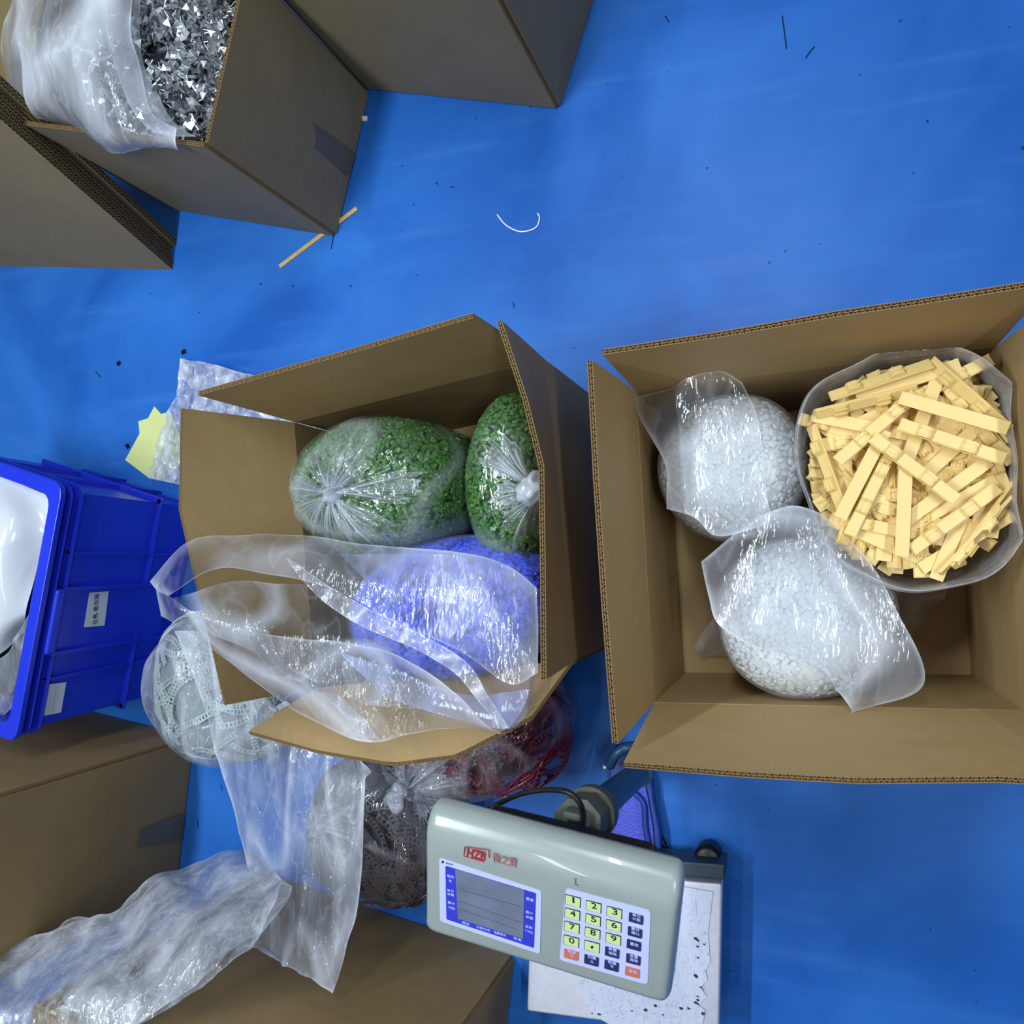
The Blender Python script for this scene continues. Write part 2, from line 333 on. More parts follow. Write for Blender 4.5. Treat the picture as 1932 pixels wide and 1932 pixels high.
# centre carton
cc = [(-.81, -.233), (-.336, -.161), (-.387, .318), (-.863, .246)]; CH = .33
cbox = carton('open cardboard box in the middle holding green and blue bags, flaps standing up', cc, CH, seed=21)
rim = [P3(q, CH) for q in cc]
panel('flap', [rim[3], rim[0]], [W(345, 770, .51), W(341, 960, .505), W(370, 1090, .50), W(398, 1200, .50), W(427, 1330, .51)], cbox, side=-1, seed=31)
panel('flap', [rim[3], rim[2]], [W(374, 746, .5), W(640, 672, .505), W(893, 599, .52)], cbox, side=1, seed=32)
panel('flap', [rim[2], rim[1]], [W(936, 607, .52), W(985, 755, .51), W(1016, 880, .5), W(1019, 1080, .5), W(1020, 1283, .49)], cbox, side=1, seed=33)
panel('flap', [rim[0], rim[1]], [W(469, 1380, .47), W(600, 1416, .45), W(740, 1439, .44), W(860, 1423, .44), W(1003, 1349, .44)], cbox, side=-1, seed=34, mat=M['card_in'])
# tall cartons round the edge
def closed_carton(label, corners, h, seed, mat=None):
    r = carton(label, corners, h, seed=seed, mat=mat, bul=.006)
    c = np.mean(np.array(corners), 0)
    V, Fc = prism([P3(q, h-.004) for q in corners], np.array([0, 0, 1.]), 0, .006); mesh('lid', V, Fc, [mat or M['card']], r)
    return r
def quadbox(p0, p1, depth):                  # p0->p1 visible floor edge, box extends to the left normal side
    p0, p1 = np.array(p0[:2]), np.array(p1[:2]); d = nrm(p1-p0); n = np.array([-d[1], d[0]])*depth
    return [tuple(p0), tuple(p1), tuple(p1+n), tuple(p0+n)]
tb = closed_carton('tall closed cardboard box at the top edge beside the steel clips box', [tuple(W(692, 163)[:2]), tuple(W(1052, 200)[:2]), (-.33, 1.32), (-.80, 1.46)], .55, 41, M['card_grey'])
a0, a1 = W(362, 1395)[:2], W(334, 1639)[:2]
dA = nrm(a1-a0); nA = np.array([dA[1], -dA[0]])
abox = closed_carton('big closed cardboard box at lower left below the blue crate', [tuple(a0), tuple(a0+dA*.35), tuple(a0+dA*.35+nA*.5), tuple(a0+nA*.5)], .60, 42)
b0, b1 = W(965, 1807)[:2], W(735, 1730)[:2]; dB = nrm(b1-b0); nB = np.array([-dB[1], dB[0]])
if nB[1] > 0: nB = -nB
bbox = closed_carton('big closed cardboard box at the bottom edge left of the scale', [tuple(b0), tuple(b0+dB*.62), tuple(b0+dB*.62+nB*.42), tuple(b0+nB*.42)], .56, 43)
# box of steel clips (no flaps, corrugated rim)
mh = .42
mc = [tuple(W(632, 440)[:2]), tuple(W(692, 180)[:2]), (-1.40, 1.215), tuple(W(334, 392)[:2])]
mbox = carton('open cardboard box full of bright steel clips at top left', mc, mh, rim_flutes=True, seed=51, mat=M['card_grey'], bul=.003)
# tape on cartons (flat print-thin tape)
def decal(name, pxs, o, n, mat, parent, d=.0012, d0=.0006):
    V, Fc = prism([PL(x, y, o, n) for x, y in pxs], n, d0, d0+d); return mesh(name, V, Fc, [mat], parent)
tape = simple('brown_tape', s2l(104, 94, 76), .35, .4)
def wallplane(a, b, th=.006):
    a, b = np.array(a), np.array(b); d = nrm(b-a); n = np.array([d[1], -d[0], 0.]); return P3(a, .1), n
o_, n_ = wallplane(mc[0], mc[1]); n_ = n_ if n_@np.array([1, -.3, 0]) > 0 else -n_
decal('tape', [(580, 222), (672, 290), (655, 330), (577, 268)], o_+n_*.0085, n_, tape, mbox)
o_, n_ = wallplane(a0, a0+dA); n_ = n_ if n_[0] > 0 else -n_
decal('tape', [(262, 1565), (345, 1535), (338, 1580), (258, 1600)], o_+n_*.0125, n_, tape, abox)
# flat-packed cartons leaning on the box of clips
fp0 = W(325, 512); fdir = nrm(W(0, 505)-fp0); fn = np.array([-fdir[1], fdir[0], 0]); fn = fn if fn[1] > 0 else -fn
fz = np.array([0, 0, 1.]); lean = nrm(np.array([0.0, .13, .45])); lean = nrm(lean-fdir*(lean@fdir))
for k in range(4):
    off = fn*(.004+.0205*k)+fdir*(.006*((k*7) % 3))
    lab = ['front flat-packed cardboard carton of the leaning stack at left edge', 'second flat-packed carton in the leaning stack at left edge',
           'third flat-packed carton in the leaning stack at left edge', 'rearmost flat-packed carton leaning nearest the steel clips box'][k]
    r = empty('flat_packed_carton', fp0+off+fdir*.3, lab, 'cardboard', 'flat-packed cartons leaning at the left edge')
    n2 = nrm(np.cross(lean, fdir)); n2 = n2 if n2[1] > 0 else -n2
    for q in range(2):
        for s_, (v0, v1) in enumerate(((0.0, .36), (.364, .62)) if k+q else ((0.0, .62),)):
            o = fp0+off+n2*(.0095*q); Lh = .62
            A = o+lean*v0; B = o+lean*v1
            pn = panel('board' if s_ == 0 else 'flap', [A, B], [A+fdir*.66, B+fdir*.66], r, th=.0065, side=1 if np.cross(B-A, fdir)@n2 > 0 else -1, mat=M['card_grey'], flutes=False, wob=.0012, seed=60+k*4+q*2+s_)
            # corrugation showing on the near cut edge
            mb = MB()
            nn = int((v1-v0)/.0045)
            for i in range(nn):
                t0 = v0+(v1-v0)*i/nn; c0 = o+lean*t0-fdir*.0012; mb.add(*boxVF(c0+n2*(.001 if i % 2 else .0035), lean*.0018, n2*.0022, fdir*.003))
            mb.build('corrugation', [M['flute']], r); mesh('core', *boxVF(o+lean*v0+n2*.0010-fdir*.0004, lean*(v1-v0), n2*.0045, fdir*.001), [M['gap']], r)  # dark strip behind the corrugation stands for shade in its hollows
# wooden board behind
wd = simple('pale_wood_board', s2l(226, 194, 118), .5, .4, noise=.16, nscale=4)
V, Fc = boxVF((-2.4, 1.02, .0), (.62, -.02, 0), (.03, .75, 0), (0, 0, .3))
o = mesh('wooden_crate', V, Fc, [wd]); bevel(o, .006); base(o); tag(o, 'pale wood-grain block at the top left corner behind the clear film', 'wood block')
# ------------------------------------------------------------------ blue crate
def crate():
    z = .40; a = W(105, 925, z); b = W(20, 1385, z); d = nrm(b-a); n = np.array([-d[1], d[0], 0]); n = n if n[0] > 0 else -n   # n points right, d runs down
    tdir = nrm(np.array([-.96, .275, 0]))
    L = np.linalg.norm(b-a); Wd = .40
    r = empty('plastic_crate', a+d*L/2-n*Wd/2, 'blue plastic crate at the left edge with white stickers on its side', 'crate'); r.location.z = 0
    zz = np.array([0, 0, 1.]); tap = .014
    def q(s, t, zz_, out=0.):                # s along d 0..1, t across 0 (right face)..1
        k = (1-zz_/z)*tap; return a+d*((k+(L-2*k)*s))+tdir*(k+(Wd-2*k)*t)+zz*(zz_-z)+n*out
    th = .004
    for (s0, t0, s1, t1) in ((0, 0, 1, 0), (1, 0, 1, 1), (1, 1, 0, 1), (0, 1, 0, 0)):
        A = [q(s0, t0, .0), q(s1, t1, .0)]; B = [q(s0, t0, z), q(s1, t1, z)]
        c = (q(.5, .5, .1)); nn = np.cross(A[1]-A[0], B[0]-A[0]); sd = 1 if nn@(A[0]+A[1]-2*c) < 0 else -1
        mb = MB(); nn = nrm(nn)*sd; mb.add(*prism([A[0], A[1], B[1], B[0]], nn, 0, th)); mb.build('side_wall', [M['crate']], r)
    V, Fc = prism([q(0, 0, .0), q(1, 0, .0), q(1, 1, .0), q(0, 1, .0)], zz, .001, .006); mesh('bottom', V, Fc, [M['crate']], r)
    # rounded rim: outer ring
    def ring(z0, z1, o0, o1, name, rad=.03):
        out = rquad([q(0, 0, z)+n*o1-d*o1, q(1, 0, z)+n*o1+d*o1, q(1, 1, z)-n*o1+d*o1, q(0, 1, z)-n*o1-d*o1], rad)
        inn = rquad([q(0, 0, z)+n*o0-d*o0, q(1, 0, z)+n*o0+d*o0, q(1, 1, z)-n*o0+d*o0, q(0, 1, z)-n*o0-d*o0], rad)
        k = len(out); V = []
        for P in (out, inn):
            for zc in (z0, z1): V += [np.array([p[0], p[1], zc]) for p in P]
        O0, O1, I0, I1 = 0, k, 2*k, 3*k; Fc = []
        for i in range(k):
            j = (i+1) % k
            Fc += [(O0+i, O0+j, O1+j, O1+i), (O1+i, O1+j, I1+j, I1+i), (I1+i, I1+j, I0+j, I0+i), (I0+i, I0+j, O0+j, O0+i)]
        o = mesh(name, V, Fc, [M['crate']], r); bevel(o, .0015, 2); return o
    ring(z-.012, z, -.012, .016, 'rim'); ring(z-.032, z-.028, -.004, .013, 'rib'); ring(z-.055, z-.050, -.004, .014, 'rib')
    # mid flange follows the taper
    zm = .125
    for (zf, ow) in ((zm, .014), (.012, .006)):
        for (s0, t0, s1, t1) in (((0, 0, .40, 0), (.675, 0, 1, 0)) if zf == zm else ((0, 0, 1, 0),))+((1, 0, 1, 1), (0, 1, 0, 0)):
            A, B = q(s0, t0, zf), q(s1, t1, zf); dd = nrm(B-A); nn = np.array([-dd[1], dd[0], 0]); c = q(.5, .5, zf); nn = nn if nn@(A-c) > 0 else -nn
            V, Fc = boxVF(A-dd*.010-nn*.002, (B-A)+dd*.02, nn*ow, zz*.007); o = mesh('rib', V, Fc, [M['crate']], r); bevel(o, .0015)
    # vertical ribs on the long face and the short top face
    def vrib(s, t, z0, z1, nn, ow=.012, wd=.004):
        A, B = q(s, t, z0), q(s, t, z1); dd = d if abs(nn@d) < .5 else n
        V, Fc = boxVF(A-nn*.002-dd*wd/2, dd*wd, nn*ow, B-A); mesh('rib', V, Fc, [M['crate']], r)
    for s in (.25, .79): vrib(s, 0, .0, z-.05, n)
    for t in (.33, .66): vrib(0, t, .0, z-.05, -d)
    # raised handle panel
    hp = MB(); zlo, zhi = .055, z-.045
    A0, A1, B1, B0 = q(.40, 0, zlo), q(.675, 0, zlo), q(.675, 0, zhi), q(.40, 0, zhi)
    V, Fc = prism(rquad([A0, A1, B1, B0], .02), n, .003, .006); mesh('handle_panel', V, Fc, [M['crate']], r)
    for (P, Q) in ((A0, B0), (A1, B1), (B0, B1)):
        dd = nrm(Q-P); V, Fc = prism([P-d*.003-zz*.003, P+d*.003+zz*.003, Q+d*.003+zz*.003, Q-d*.003-zz*.003], n, 0, .018); mesh('rib', V, Fc, [M['crate']], r)
    V, Fc = boxVF(B0-zz*.004+n*.0, B1-B0, n*.024, zz*.022); o = mesh('handle', V, Fc, [M['crate']], r); bevel(o, .006, 3)
    # stickers, lying on the face plane
    fn_ = nrm(np.cross(q(1, 0, .1)-q(0, 0, .1), q(0, 0, .3)-q(0, 0, .1))); fn_ = fn_ if fn_@n > 0 else -fn_
    po = q(.5, 0, .2)
    st = decal('sticker', [(168, 1118), (204, 1115), (196, 1180), (158, 1183)], po+fn_*.0065, fn_, M['paper'], r)
    text_on('仓亮-青存箱', (183, 1178), (187, 1120), po+fn_*.0085, fn_, .014, M['ink'], st, flip=True)
    st2 = decal('sticker', [(86, 1291), (124, 1287), (114, 1344), (76, 1351)], po+fn_*.0050, fn_, M['paper'], r)
    for k, (p, qq) in enumerate((((84, 1342), (90, 1296)), ((92, 1340), (97, 1312)), ((101, 1338), (107, 1296)))):
        text_on('■ ━━ ▪ ━' if k == 0 else '━ ▪ ━━ ▪', p, qq, po+fn_*.0066, fn_, .005, M['ink'], st2, flip=True)
    return r, q
def text_on(txt, p0, p1, o, n, size, mat, parent, align='LEFT', flip=False, name='lettering', shear=0., fit=True, ext=.0002):
    """lettering lying on plane (o,n); baseline runs from pixel p0 to pixel p1"""
    A = PL(*p0, o, n); B = PL(*p1, o, n); x = nrm(B-A); y = nrm(np.cross(n, x))
    cu = bpy.data.curves.new(name, 'FONT'); cu.body = txt; cu.size = size; cu.extrude = ext; cu.shear = shear; cu.offset = .00025 if name == 'lettering' and txt == 'HZB' else 0; cu.align_x = 'LEFT'
    cu.materials.append(mat)
    ob = bpy.data.objects.new(name, cu); C.objects.link(ob)
    bpy.context.view_layer.update(); Wd = max(ob.dimensions.x, 1e-5); s = np.linalg.norm(B-A)/Wd if fit else 1
    dg = bpy.context.evaluated_depsgraph_get(); me = bpy.data.meshes.new_from_object(ob.evaluated_get(dg)); bpy.data.objects.remove(ob)
    co = np.empty(len(me.vertices)*3); me.vertices.foreach_get('co', co); co = co.reshape(-1, 3)
    if len(co) == 0: return None
    mn = co.min(0); Pw = A+np.outer((co[:, 0]-mn[0])*s, x)+np.outer(co[:, 1], y)+np.outer(co[:, 2], n)
    me.vertices.foreach_set('co', Pw.ravel()); me.update()
    o2 = bpy.data.objects.new(name, me); C.objects.link(o2); o2.parent = parent
    o2.matrix_parent_inverse = Matrix.Identity(4) if parent.parent is not None else Matrix.Translation(-Vector(parent.location))
    return o2
cr_, cq = crate()

# ------------------------------------------------------------------ film sheets and bag bodies
def film(name, rows, mat, parent=None, nu=70, nv=70, amp=.006, seed=1, d0=.12, dk=.25, lo=10, hi=45, hem=.25, rag=0., an=(1, 1, 1)):
    """rows of (px,py,z) control points interpolated to a crinkled sheet"""
    ctl = np.array([[W(*p) for p in row] for row in rows])
    A = np.array([crom(r_, nv) for r_ in ctl]); P = np.array([crom(A[:, j], nu) for j in range(nv)]).transpose(1, 0, 2)
    gu = np.gradient(P, axis=0); gv = np.gradient(P, axis=1); n = np.cross(gu, gv); n /= np.linalg.norm(n, axis=-1)[..., None]+1e-9
    fl = P.reshape(-1, 3)*np.array(an); rd = ridge(fl, seed, lo, hi).reshape(nu, nv); sm = WN(seed+5, 8, lo*.5, lo*1.5)(fl).reshape(nu, nv)
    rd2 = ridge(fl+.3, seed+9, lo*2, hi*2).reshape(nu, nv)
    P = P+n*(amp*(rd+.8*sm+.35*rd2))[..., None]
    if rag:
        e = WN(seed+20, 6, 20, 60)(fl).reshape(nu, nv)
        for j, s in ((0, -1), (nv-1, 1)): P[:, j] += gv[:, j]*e[:, j, None]*rag*s
    U, Vg = np.meshgrid(np.linspace(0, 1, nu), np.linspace(0, 1, nv), indexing='ij')
    edge = np.minimum(np.minimum(U, 1-U), np.minimum(Vg, 1-Vg))
    dens = d0+dk*np.clip(rd-.55, 0, 1)*2+hem*np.exp(-(edge/.018)**2)*.6
    return mesh(name, P.reshape(-1, 3), gridfaces(nu, nv), [mat], parent, True, dens=dens.ravel())
class Body:
    """bulging bag body, superellipsoid with lean and lumps"""
    def __init__(s, cx, cy, z0, z1, rx, ry, e=.5, ez=.6, lean=(0, 0), lump=.006, seed=3, rot=0, tap=0.):
        s.c = (cx, cy); s.z = (z0, z1); s.r = (rx, ry); s.e, s.ez = e, ez; s.lean = lean; s.lump = lump; s.nz = WN(seed, 8, 10, 35); s.rot = rot; s.tap = tap
    def __call__(s, u, ph, grow=0.):
        c = np.abs(np.cos(ph))**s.e; sn = np.sign(np.sin(ph))*np.abs(np.sin(ph))**s.ez
        zc = (s.z[0]+s.z[1])/2; hz = (s.z[1]-s.z[0])/2+grow; z = zc+hz*sn
        k = 1+s.tap*sn; X = (s.r[0]+grow)*c*np.cos(u)*k; Y = (s.r[1]+grow)*c*np.sin(u)*k; cr, sr = math.cos(s.rot), math.sin(s.rot)
        P = np.stack([s.c[0]+s.lean[0]*(z-zc)+X*cr-Y*sr, s.c[1]+s.lean[1]*(z-zc)+X*sr+Y*cr, z], -1)
        ctr = np.array([s.c[0], s.c[1], zc]); d = P-ctr; d /= np.linalg.norm(d, axis=-1)[..., None]
        P = P+d*(s.lump*s.nz(P.reshape(-1, 3)).reshape(P.shape[:-1]))[..., None]
        P[..., 2] = np.maximum(P[..., 2], s.z[0]-.0); return P
    def top(s, x, y):
        zc = (s.z[0]+s.z[1])/2; hz = (s.z[1]-s.z[0])/2; cr, sr = math.cos(s.rot), math.sin(s.rot); dx, dy = x-s.c[0], y-s.c[1]
        X, Y = dx*cr+dy*sr, -dx*sr+dy*cr; q = min(.97, math.hypot(X/s.r[0], Y/s.r[1])); c = q**(1/s.e); return zc+hz*math.sqrt(max(0, 1-c*c))**s.ez
    def mesh(s, name, mat, parent=None, nu=64, nv=40, grow=0., pleat=0, pl_k=23, dens=0., densk=0., seed=1, knot=None, crk=0.):
        u = np.linspace(0, 2*PI, nu, endpoint=False); ph = np.linspace(-PI/2*.98, PI/2*.999, nv)
        U, Ph = np.meshgrid(u, ph, indexing='ij'); P = s(U, Ph, grow); D = np.full(U.shape, float(dens))
        if pleat:
            kc = np.array(knot if knot is not None else [s.c[0]+s.lean[0]*(s.z[1]-s.z[0])/2, s.c[1]+s.lean[1]*(s.z[1]-s.z[0])/2])
            dx = P[..., 0]-kc[0]; dy = P[..., 1]-kc[1]; rr = np.hypot(dx, dy); an = np.arctan2(dy, dx); top = np.clip((P[..., 2]-(s.z[0]+s.z[1])/2)/((s.z[1]-s.z[0])*.3), 0, 1)
            rs = np.random.default_rng(seed); w_ = sum(np.sin(k*an+rs.uniform(0, 6))*rs.uniform(.4, 1) for k in (5, 7, 11, 16, 23, 31))/3
            fall = np.exp(-rr/(.45*min(s.r)))*top
            P[..., 2] += pleat*fall*(w_*1.0+.8)
            D += densk*fall*np.clip(w_*1.5, 0, 2)**2+densk*.5*np.exp(-(rr/.018)**2)*top
        if crk:
            rd = ridge(P.reshape(-1, 3), seed+3, 12, 50).reshape(U.shape); P[..., 2] += crk*rd*np.clip(np.sin(Ph)+.6, 0, 1); D += np.clip(rd-.6, 0, 1)*.5
        V = P.reshape(-1, 3); Fc = gridfaces(nu, nv, close=True); k = len(V)
        V = np.vstack([V, P[:, -1].mean(0), P[:, 0].mean(0)]); Fc += [(i*nv+nv-1, ((i+1) % nu)*nv+nv-1, k) for i in range(nu)]+[(((i+1) % nu)*nv, i*nv, k+1) for i in range(nu)]
        return mesh(name, V, Fc, [mat], parent, True, dens=np.r_[D.ravel(), D[:, -1].mean(), D[:, 0].mean()])
    def sample(s, n, p0=-.3, p1=PI/2, seed=1):
        r = np.random.default_rng(seed); u = r.uniform(0, 2*PI, n*5); ph = r.uniform(p0, p1, n*5); e = 1e-3
        P = s(u, ph); a = s(u+e, ph)-P; b = s(u, np.minimum(ph+e, PI/2*.999))-P; c = np.cross(a, b); wgt = np.linalg.norm(c, axis=1)+1e-15
        # guard against poles of the power curve
        wgt = np.minimum(wgt, np.quantile(wgt, .97)); i = r.choice(len(u), n, p=wgt/wgt.sum()); nn = c[i]/(np.linalg.norm(c[i], axis=1)[:, None]+1e-15)
        ctr = np.array([s.c[0], s.c[1], s.z[0]]); sg = np.sign(((P[i]-ctr)*nn).sum(1)); return P[i], nn*sg[:, None], r
def bits(name, body, n, size, mat, label, cat, parent=None, p0=-.3, seed=1, flat=.6, jit=.004, hexa=False):
    P, nn, r = body.sample(n, p0, PI/2*.995, seed)
    rv = r.normal(size=(n, 3)); nn = nn+rv*(1-flat)*.6; nn /= np.linalg.norm(nn, axis=1)[:, None]
    t = np.cross(nn, r.normal(size=(n, 3))); t /= np.linalg.norm(t, axis=1)[:, None]; b = np.cross(nn, t)
    P = P+nn*(r.uniform(-jit, .001, n))[:, None]; sz = np.array(size)/2; sc_ = r.uniform(.8, 1.15, (n, 1))
    cs = np.array([(x, y, z) for z in (-1, 1) for y in (-1, 1) for x in (-1, 1)], float)*sz
    if hexa: # disc with six sides
        an = np.arange(6)*PI/3; cs = np.array([(math.cos(a)*sz[0], math.sin(a)*sz[1], z*sz[2]) for z in (-1, 1) for a in an])
        fb = [tuple(range(6))[::-1], tuple(range(6, 12))]+[(i, (i+1) % 6, 6+(i+1) % 6, 6+i) for i in range(6)]
    else: fb = [(0, 2, 3, 1), (4, 5, 7, 6), (0, 1, 5, 4), (2, 6, 7, 3), (0, 4, 6, 2), (1, 3, 7, 5)]
    k = len(cs); V = (P[:, None]+sc_[:, None]*(cs[None, :, 0:1]*t[:, None]+cs[None, :, 1:2]*b[:, None]+cs[None, :, 2:3]*nn[:, None])).reshape(-1, 3)
    Fc = [tuple(i*k+q for q in f) for i in range(n) for f in fb]
    o = mesh(name, V, Fc, [mat], parent); return o
def knot(parent, pos, body, fans, seed=1, lift=.008, tuft=.02, mat=None, dens=.5):
    """gathered neck of a tied bag: pleated fans running out from it over the body, and a crumpled tuft"""
    r = np.random.default_rng(seed); mat = mat or M['film_crisp']; pos = np.array(pos)
    for ang, ln, spr in fans:
        ang, spr = math.radians(ang), math.radians(spr); nu, nv = 60, 30; V = []; D = []; ph = r.uniform(0, 6.28, 5); am = r.uniform(.4, 1, 5); fr_ = r.uniform(.75, 1.1)
        for i in range(nu):
            s_ = i/(nu-1)*2-1; w_ = sum(am[q]*math.sin(s_*(5+5*q)+ph[q]) for q in range(5))/2.5; l_ = ln*(1-.35*abs(s_)**1.5)*(1+.18*w_)
            for j in range(nv):
                t = j/(nv-1); a_ = ang+s_*spr*(.35+.65*t**.6); rad = .006+l_*t; x = pos[0]+rad*math.cos(a_); y = pos[1]+rad*math.sin(a_)
                z = body.top(x, y)+lift*(1-t)**1.2+.0035+.006*w_*math.sin(PI*min(1, t*1.05))
                V.append((x, y, z)); D.append(max(0., dens*(1-t)**1.3*(1+.9*w_)+.30*max(0, w_)**2*(1-t)+.02+.25*(t > .96)+.1*(abs(s_) > .95)))
        mesh('pleat', V, gridfaces(nu, nv), [mat], parent, True, dens=D)
    b = Body(pos[0], pos[1], pos[2]-.006, pos[2]+.022, tuft, tuft*.75, .8, .8, lump=.006, seed=seed, rot=ang)
    b.nz = WN(seed, 10, 120, 400); b.mesh('knot', mat, parent, 70, 40, dens=dens*.35, crk=.005)
# ------------------------------------------------------------------ centre carton contents
def plastic_bag(body, label, mat='film_tight', **kw):
    r = empty('plastic_bag', (body.c[0], body.c[1], body.z[0]), label, 'bag', kw.pop('group', None))
    body.mesh('film', M[mat], r, **kw); return r
def core(body, name, mat, label, cat, shrink=-.004):
    return tag(base(body.mesh(name, mat, None, 48, 30, grow=shrink)), label, cat, kind='stuff')
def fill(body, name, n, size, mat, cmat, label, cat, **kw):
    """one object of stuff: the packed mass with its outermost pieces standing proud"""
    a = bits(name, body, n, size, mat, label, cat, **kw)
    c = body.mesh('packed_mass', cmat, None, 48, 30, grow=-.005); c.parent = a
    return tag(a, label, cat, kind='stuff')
g1 = Body(-.690, .118, .012, .415, .172, .128, .55, .62, lean=(.0, .0), lump=.004, seed=5)
g2 = Body(-.440, .125, .012, .405, .074, .15, .6, .62, lump=.004, seed=6)
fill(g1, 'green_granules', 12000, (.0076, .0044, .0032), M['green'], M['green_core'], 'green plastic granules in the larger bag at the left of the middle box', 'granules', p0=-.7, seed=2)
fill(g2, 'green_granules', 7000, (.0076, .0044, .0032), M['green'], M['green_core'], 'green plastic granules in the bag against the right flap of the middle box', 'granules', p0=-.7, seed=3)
k1 = W(634, 932, .41); k2 = W(1003, 922, .415)
pb = plastic_bag(g1, 'clear knotted bag of green granules at the left of the middle box', nu=200, nv=90, grow=.006, pleat=.016, dens=.02, densk=.42, seed=3, knot=k1[:2], crk=.003)
knot(pb, k1, g1, [(5, .145, 16), (-48, .13, 30), (-95, .09, 30), (-150, .10, 26), (170, .10, 20), (120, .07, 28), (75, .06, 24), (40, .07, 14)], seed=4, tuft=.016)
pb = plastic_bag(g2, 'clear knotted bag of green granules half hidden by the right flap', nu=200, nv=90, grow=.003, pleat=.012, dens=.02, densk=.45, seed=8, knot=k2[:2], crk=.003)
knot(pb, k2, g2, [(135, .10, 24), (190, .06, 30), (240, .08, 24)], seed=9, tuft=.024, dens=.7)
bl = Body(-.538, -.086, .012, .415, .188, .116, .42, .5, lump=.005, seed=7, rot=.15)
fill(bl, 'blue_granules', 6500, (.0100, .0062, .0045), M['blue'], M['blue_core'], 'bright blue plastic granules in the open bag of the middle box', 'granules', p0=-.4, seed=5)
fb = empty('plastic_bag', (bl.c[0], bl.c[1], .01), 'large open clear bag over the blue granules, its mouth flopped to the left', 'bag')
M['film_blue_scatter'] = filmmat('blue_scatter_film', col=(.50, .58, 1.0, 1), b0=.04, nk=.18, scale=12, fine=60, bump=.3, gl=.7, rough=.16, ang=-.9)  # blue light scattered by the granules, put into the film colour
bl.mesh('film', M['film_blue_scatter'], fb, 90, 50, grow=.006, dens=.04, crk=.001)
# back layer of the mouth
film('film_back', [
    [(288, 1100, 0.545), (355, 1028, 0.545), (450, 1012, 0.519), (560, 1010, 0.480), (700, 1030, 0.460), (880, 1046, 0.440), (960, 1070, 0.430), (1012, 1110, 0.420)],
    [(300, 1115, 0.575), (370, 1050, 0.575), (470, 1045, 0.542), (590, 1052, 0.510), (730, 1100, 0.490), (880, 1130, 0.470), (965, 1165, 0.450), (1014, 1190, 0.430)],
    [(320, 1125, 0.585), (400, 1075, 0.585), (500, 1085, 0.553), (620, 1110, 0.520), (750, 1175, 0.500), (870, 1230, 0.480), (960, 1290, 0.460), (1014, 1270, 0.440)]],
    M['film_soft'], fb, 60, 120, amp=.005, seed=11, d0=.05, dk=.22, hem=.5)
# front layer from mouth lip to outer edge
film('film_front', [
    [(290, 1102, 0.585), (370, 1150, 0.585), (450, 1185, 0.569), (560, 1203, 0.530), (650, 1210, 0.520), (760, 1235, 0.510), (860, 1300, 0.500), (945, 1380, 0.490)],
    [(292, 1130, 0.575), (390, 1185, 0.575), (480, 1232, 0.539), (580, 1270, 0.510), (680, 1300, 0.500), (790, 1320, 0.490), (880, 1350, 0.490), (955, 1376, 0.480)],
    [(300, 1165, 0.555), (400, 1215, 0.555), (480, 1275, 0.519), (560, 1335, 0.490), (690, 1393, 0.480), (770, 1385, 0.480), (860, 1372, 0.480), (960, 1372, 0.470)]],
    M['film_soft'], fb, 60, 120, amp=.006, seed=12, d0=.10, dk=.45, hem=.5)
# right part of the bag rising to the mouth between granules and lip
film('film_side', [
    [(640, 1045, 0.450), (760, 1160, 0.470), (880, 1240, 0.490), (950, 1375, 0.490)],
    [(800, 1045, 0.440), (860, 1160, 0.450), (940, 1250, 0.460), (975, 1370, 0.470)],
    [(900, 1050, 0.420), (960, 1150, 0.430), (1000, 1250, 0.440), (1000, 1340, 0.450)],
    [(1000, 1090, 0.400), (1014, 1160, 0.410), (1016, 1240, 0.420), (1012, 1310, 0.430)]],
    M['film_blue_scatter'], fb, 60, 80, amp=.004, seed=13, d0=.0, dk=.1, hem=.2)
film('film_side', [[(640, 1230, 0.430), (760, 1270, 0.440), (880, 1310, 0.450), (1000, 1300, 0.440)], [(680, 1270, 0.440), (780, 1310, 0.450), (900, 1345, 0.460), (985, 1340, 0.450)], [(740, 1320, 0.450), (820, 1345, 0.455), (910, 1370, 0.460), (960, 1376, 0.460)]], M['film_blue_scatter'], fb, 40, 60, amp=.004, seed=18, d0=.22, dk=.3, hem=.0)  # extra sheet carrying the painted blue scatter towards the lower lip
film('film_lining', [[(330, 1125, 0.535), (450, 1090, 0.519), (600, 1110, 0.460), (720, 1170, 0.440), (850, 1240, 0.430), (940, 1320, 0.430)], [(340, 1150, 0.525), (450, 1160, 0.489), (580, 1190, 0.430), (700, 1230, 0.410), (820, 1300, 0.420), (940, 1350, 0.430)], [(400, 1210, 0.525), (500, 1240, 0.473), (600, 1290, 0.440), (700, 1330, 0.430), (820, 1340, 0.430), (930, 1360, 0.440)]], M['film_soft'], fb, 60, 100, amp=.007, seed=17, d0=.02, dk=.5, hem=.1, lo=14, hi=40)
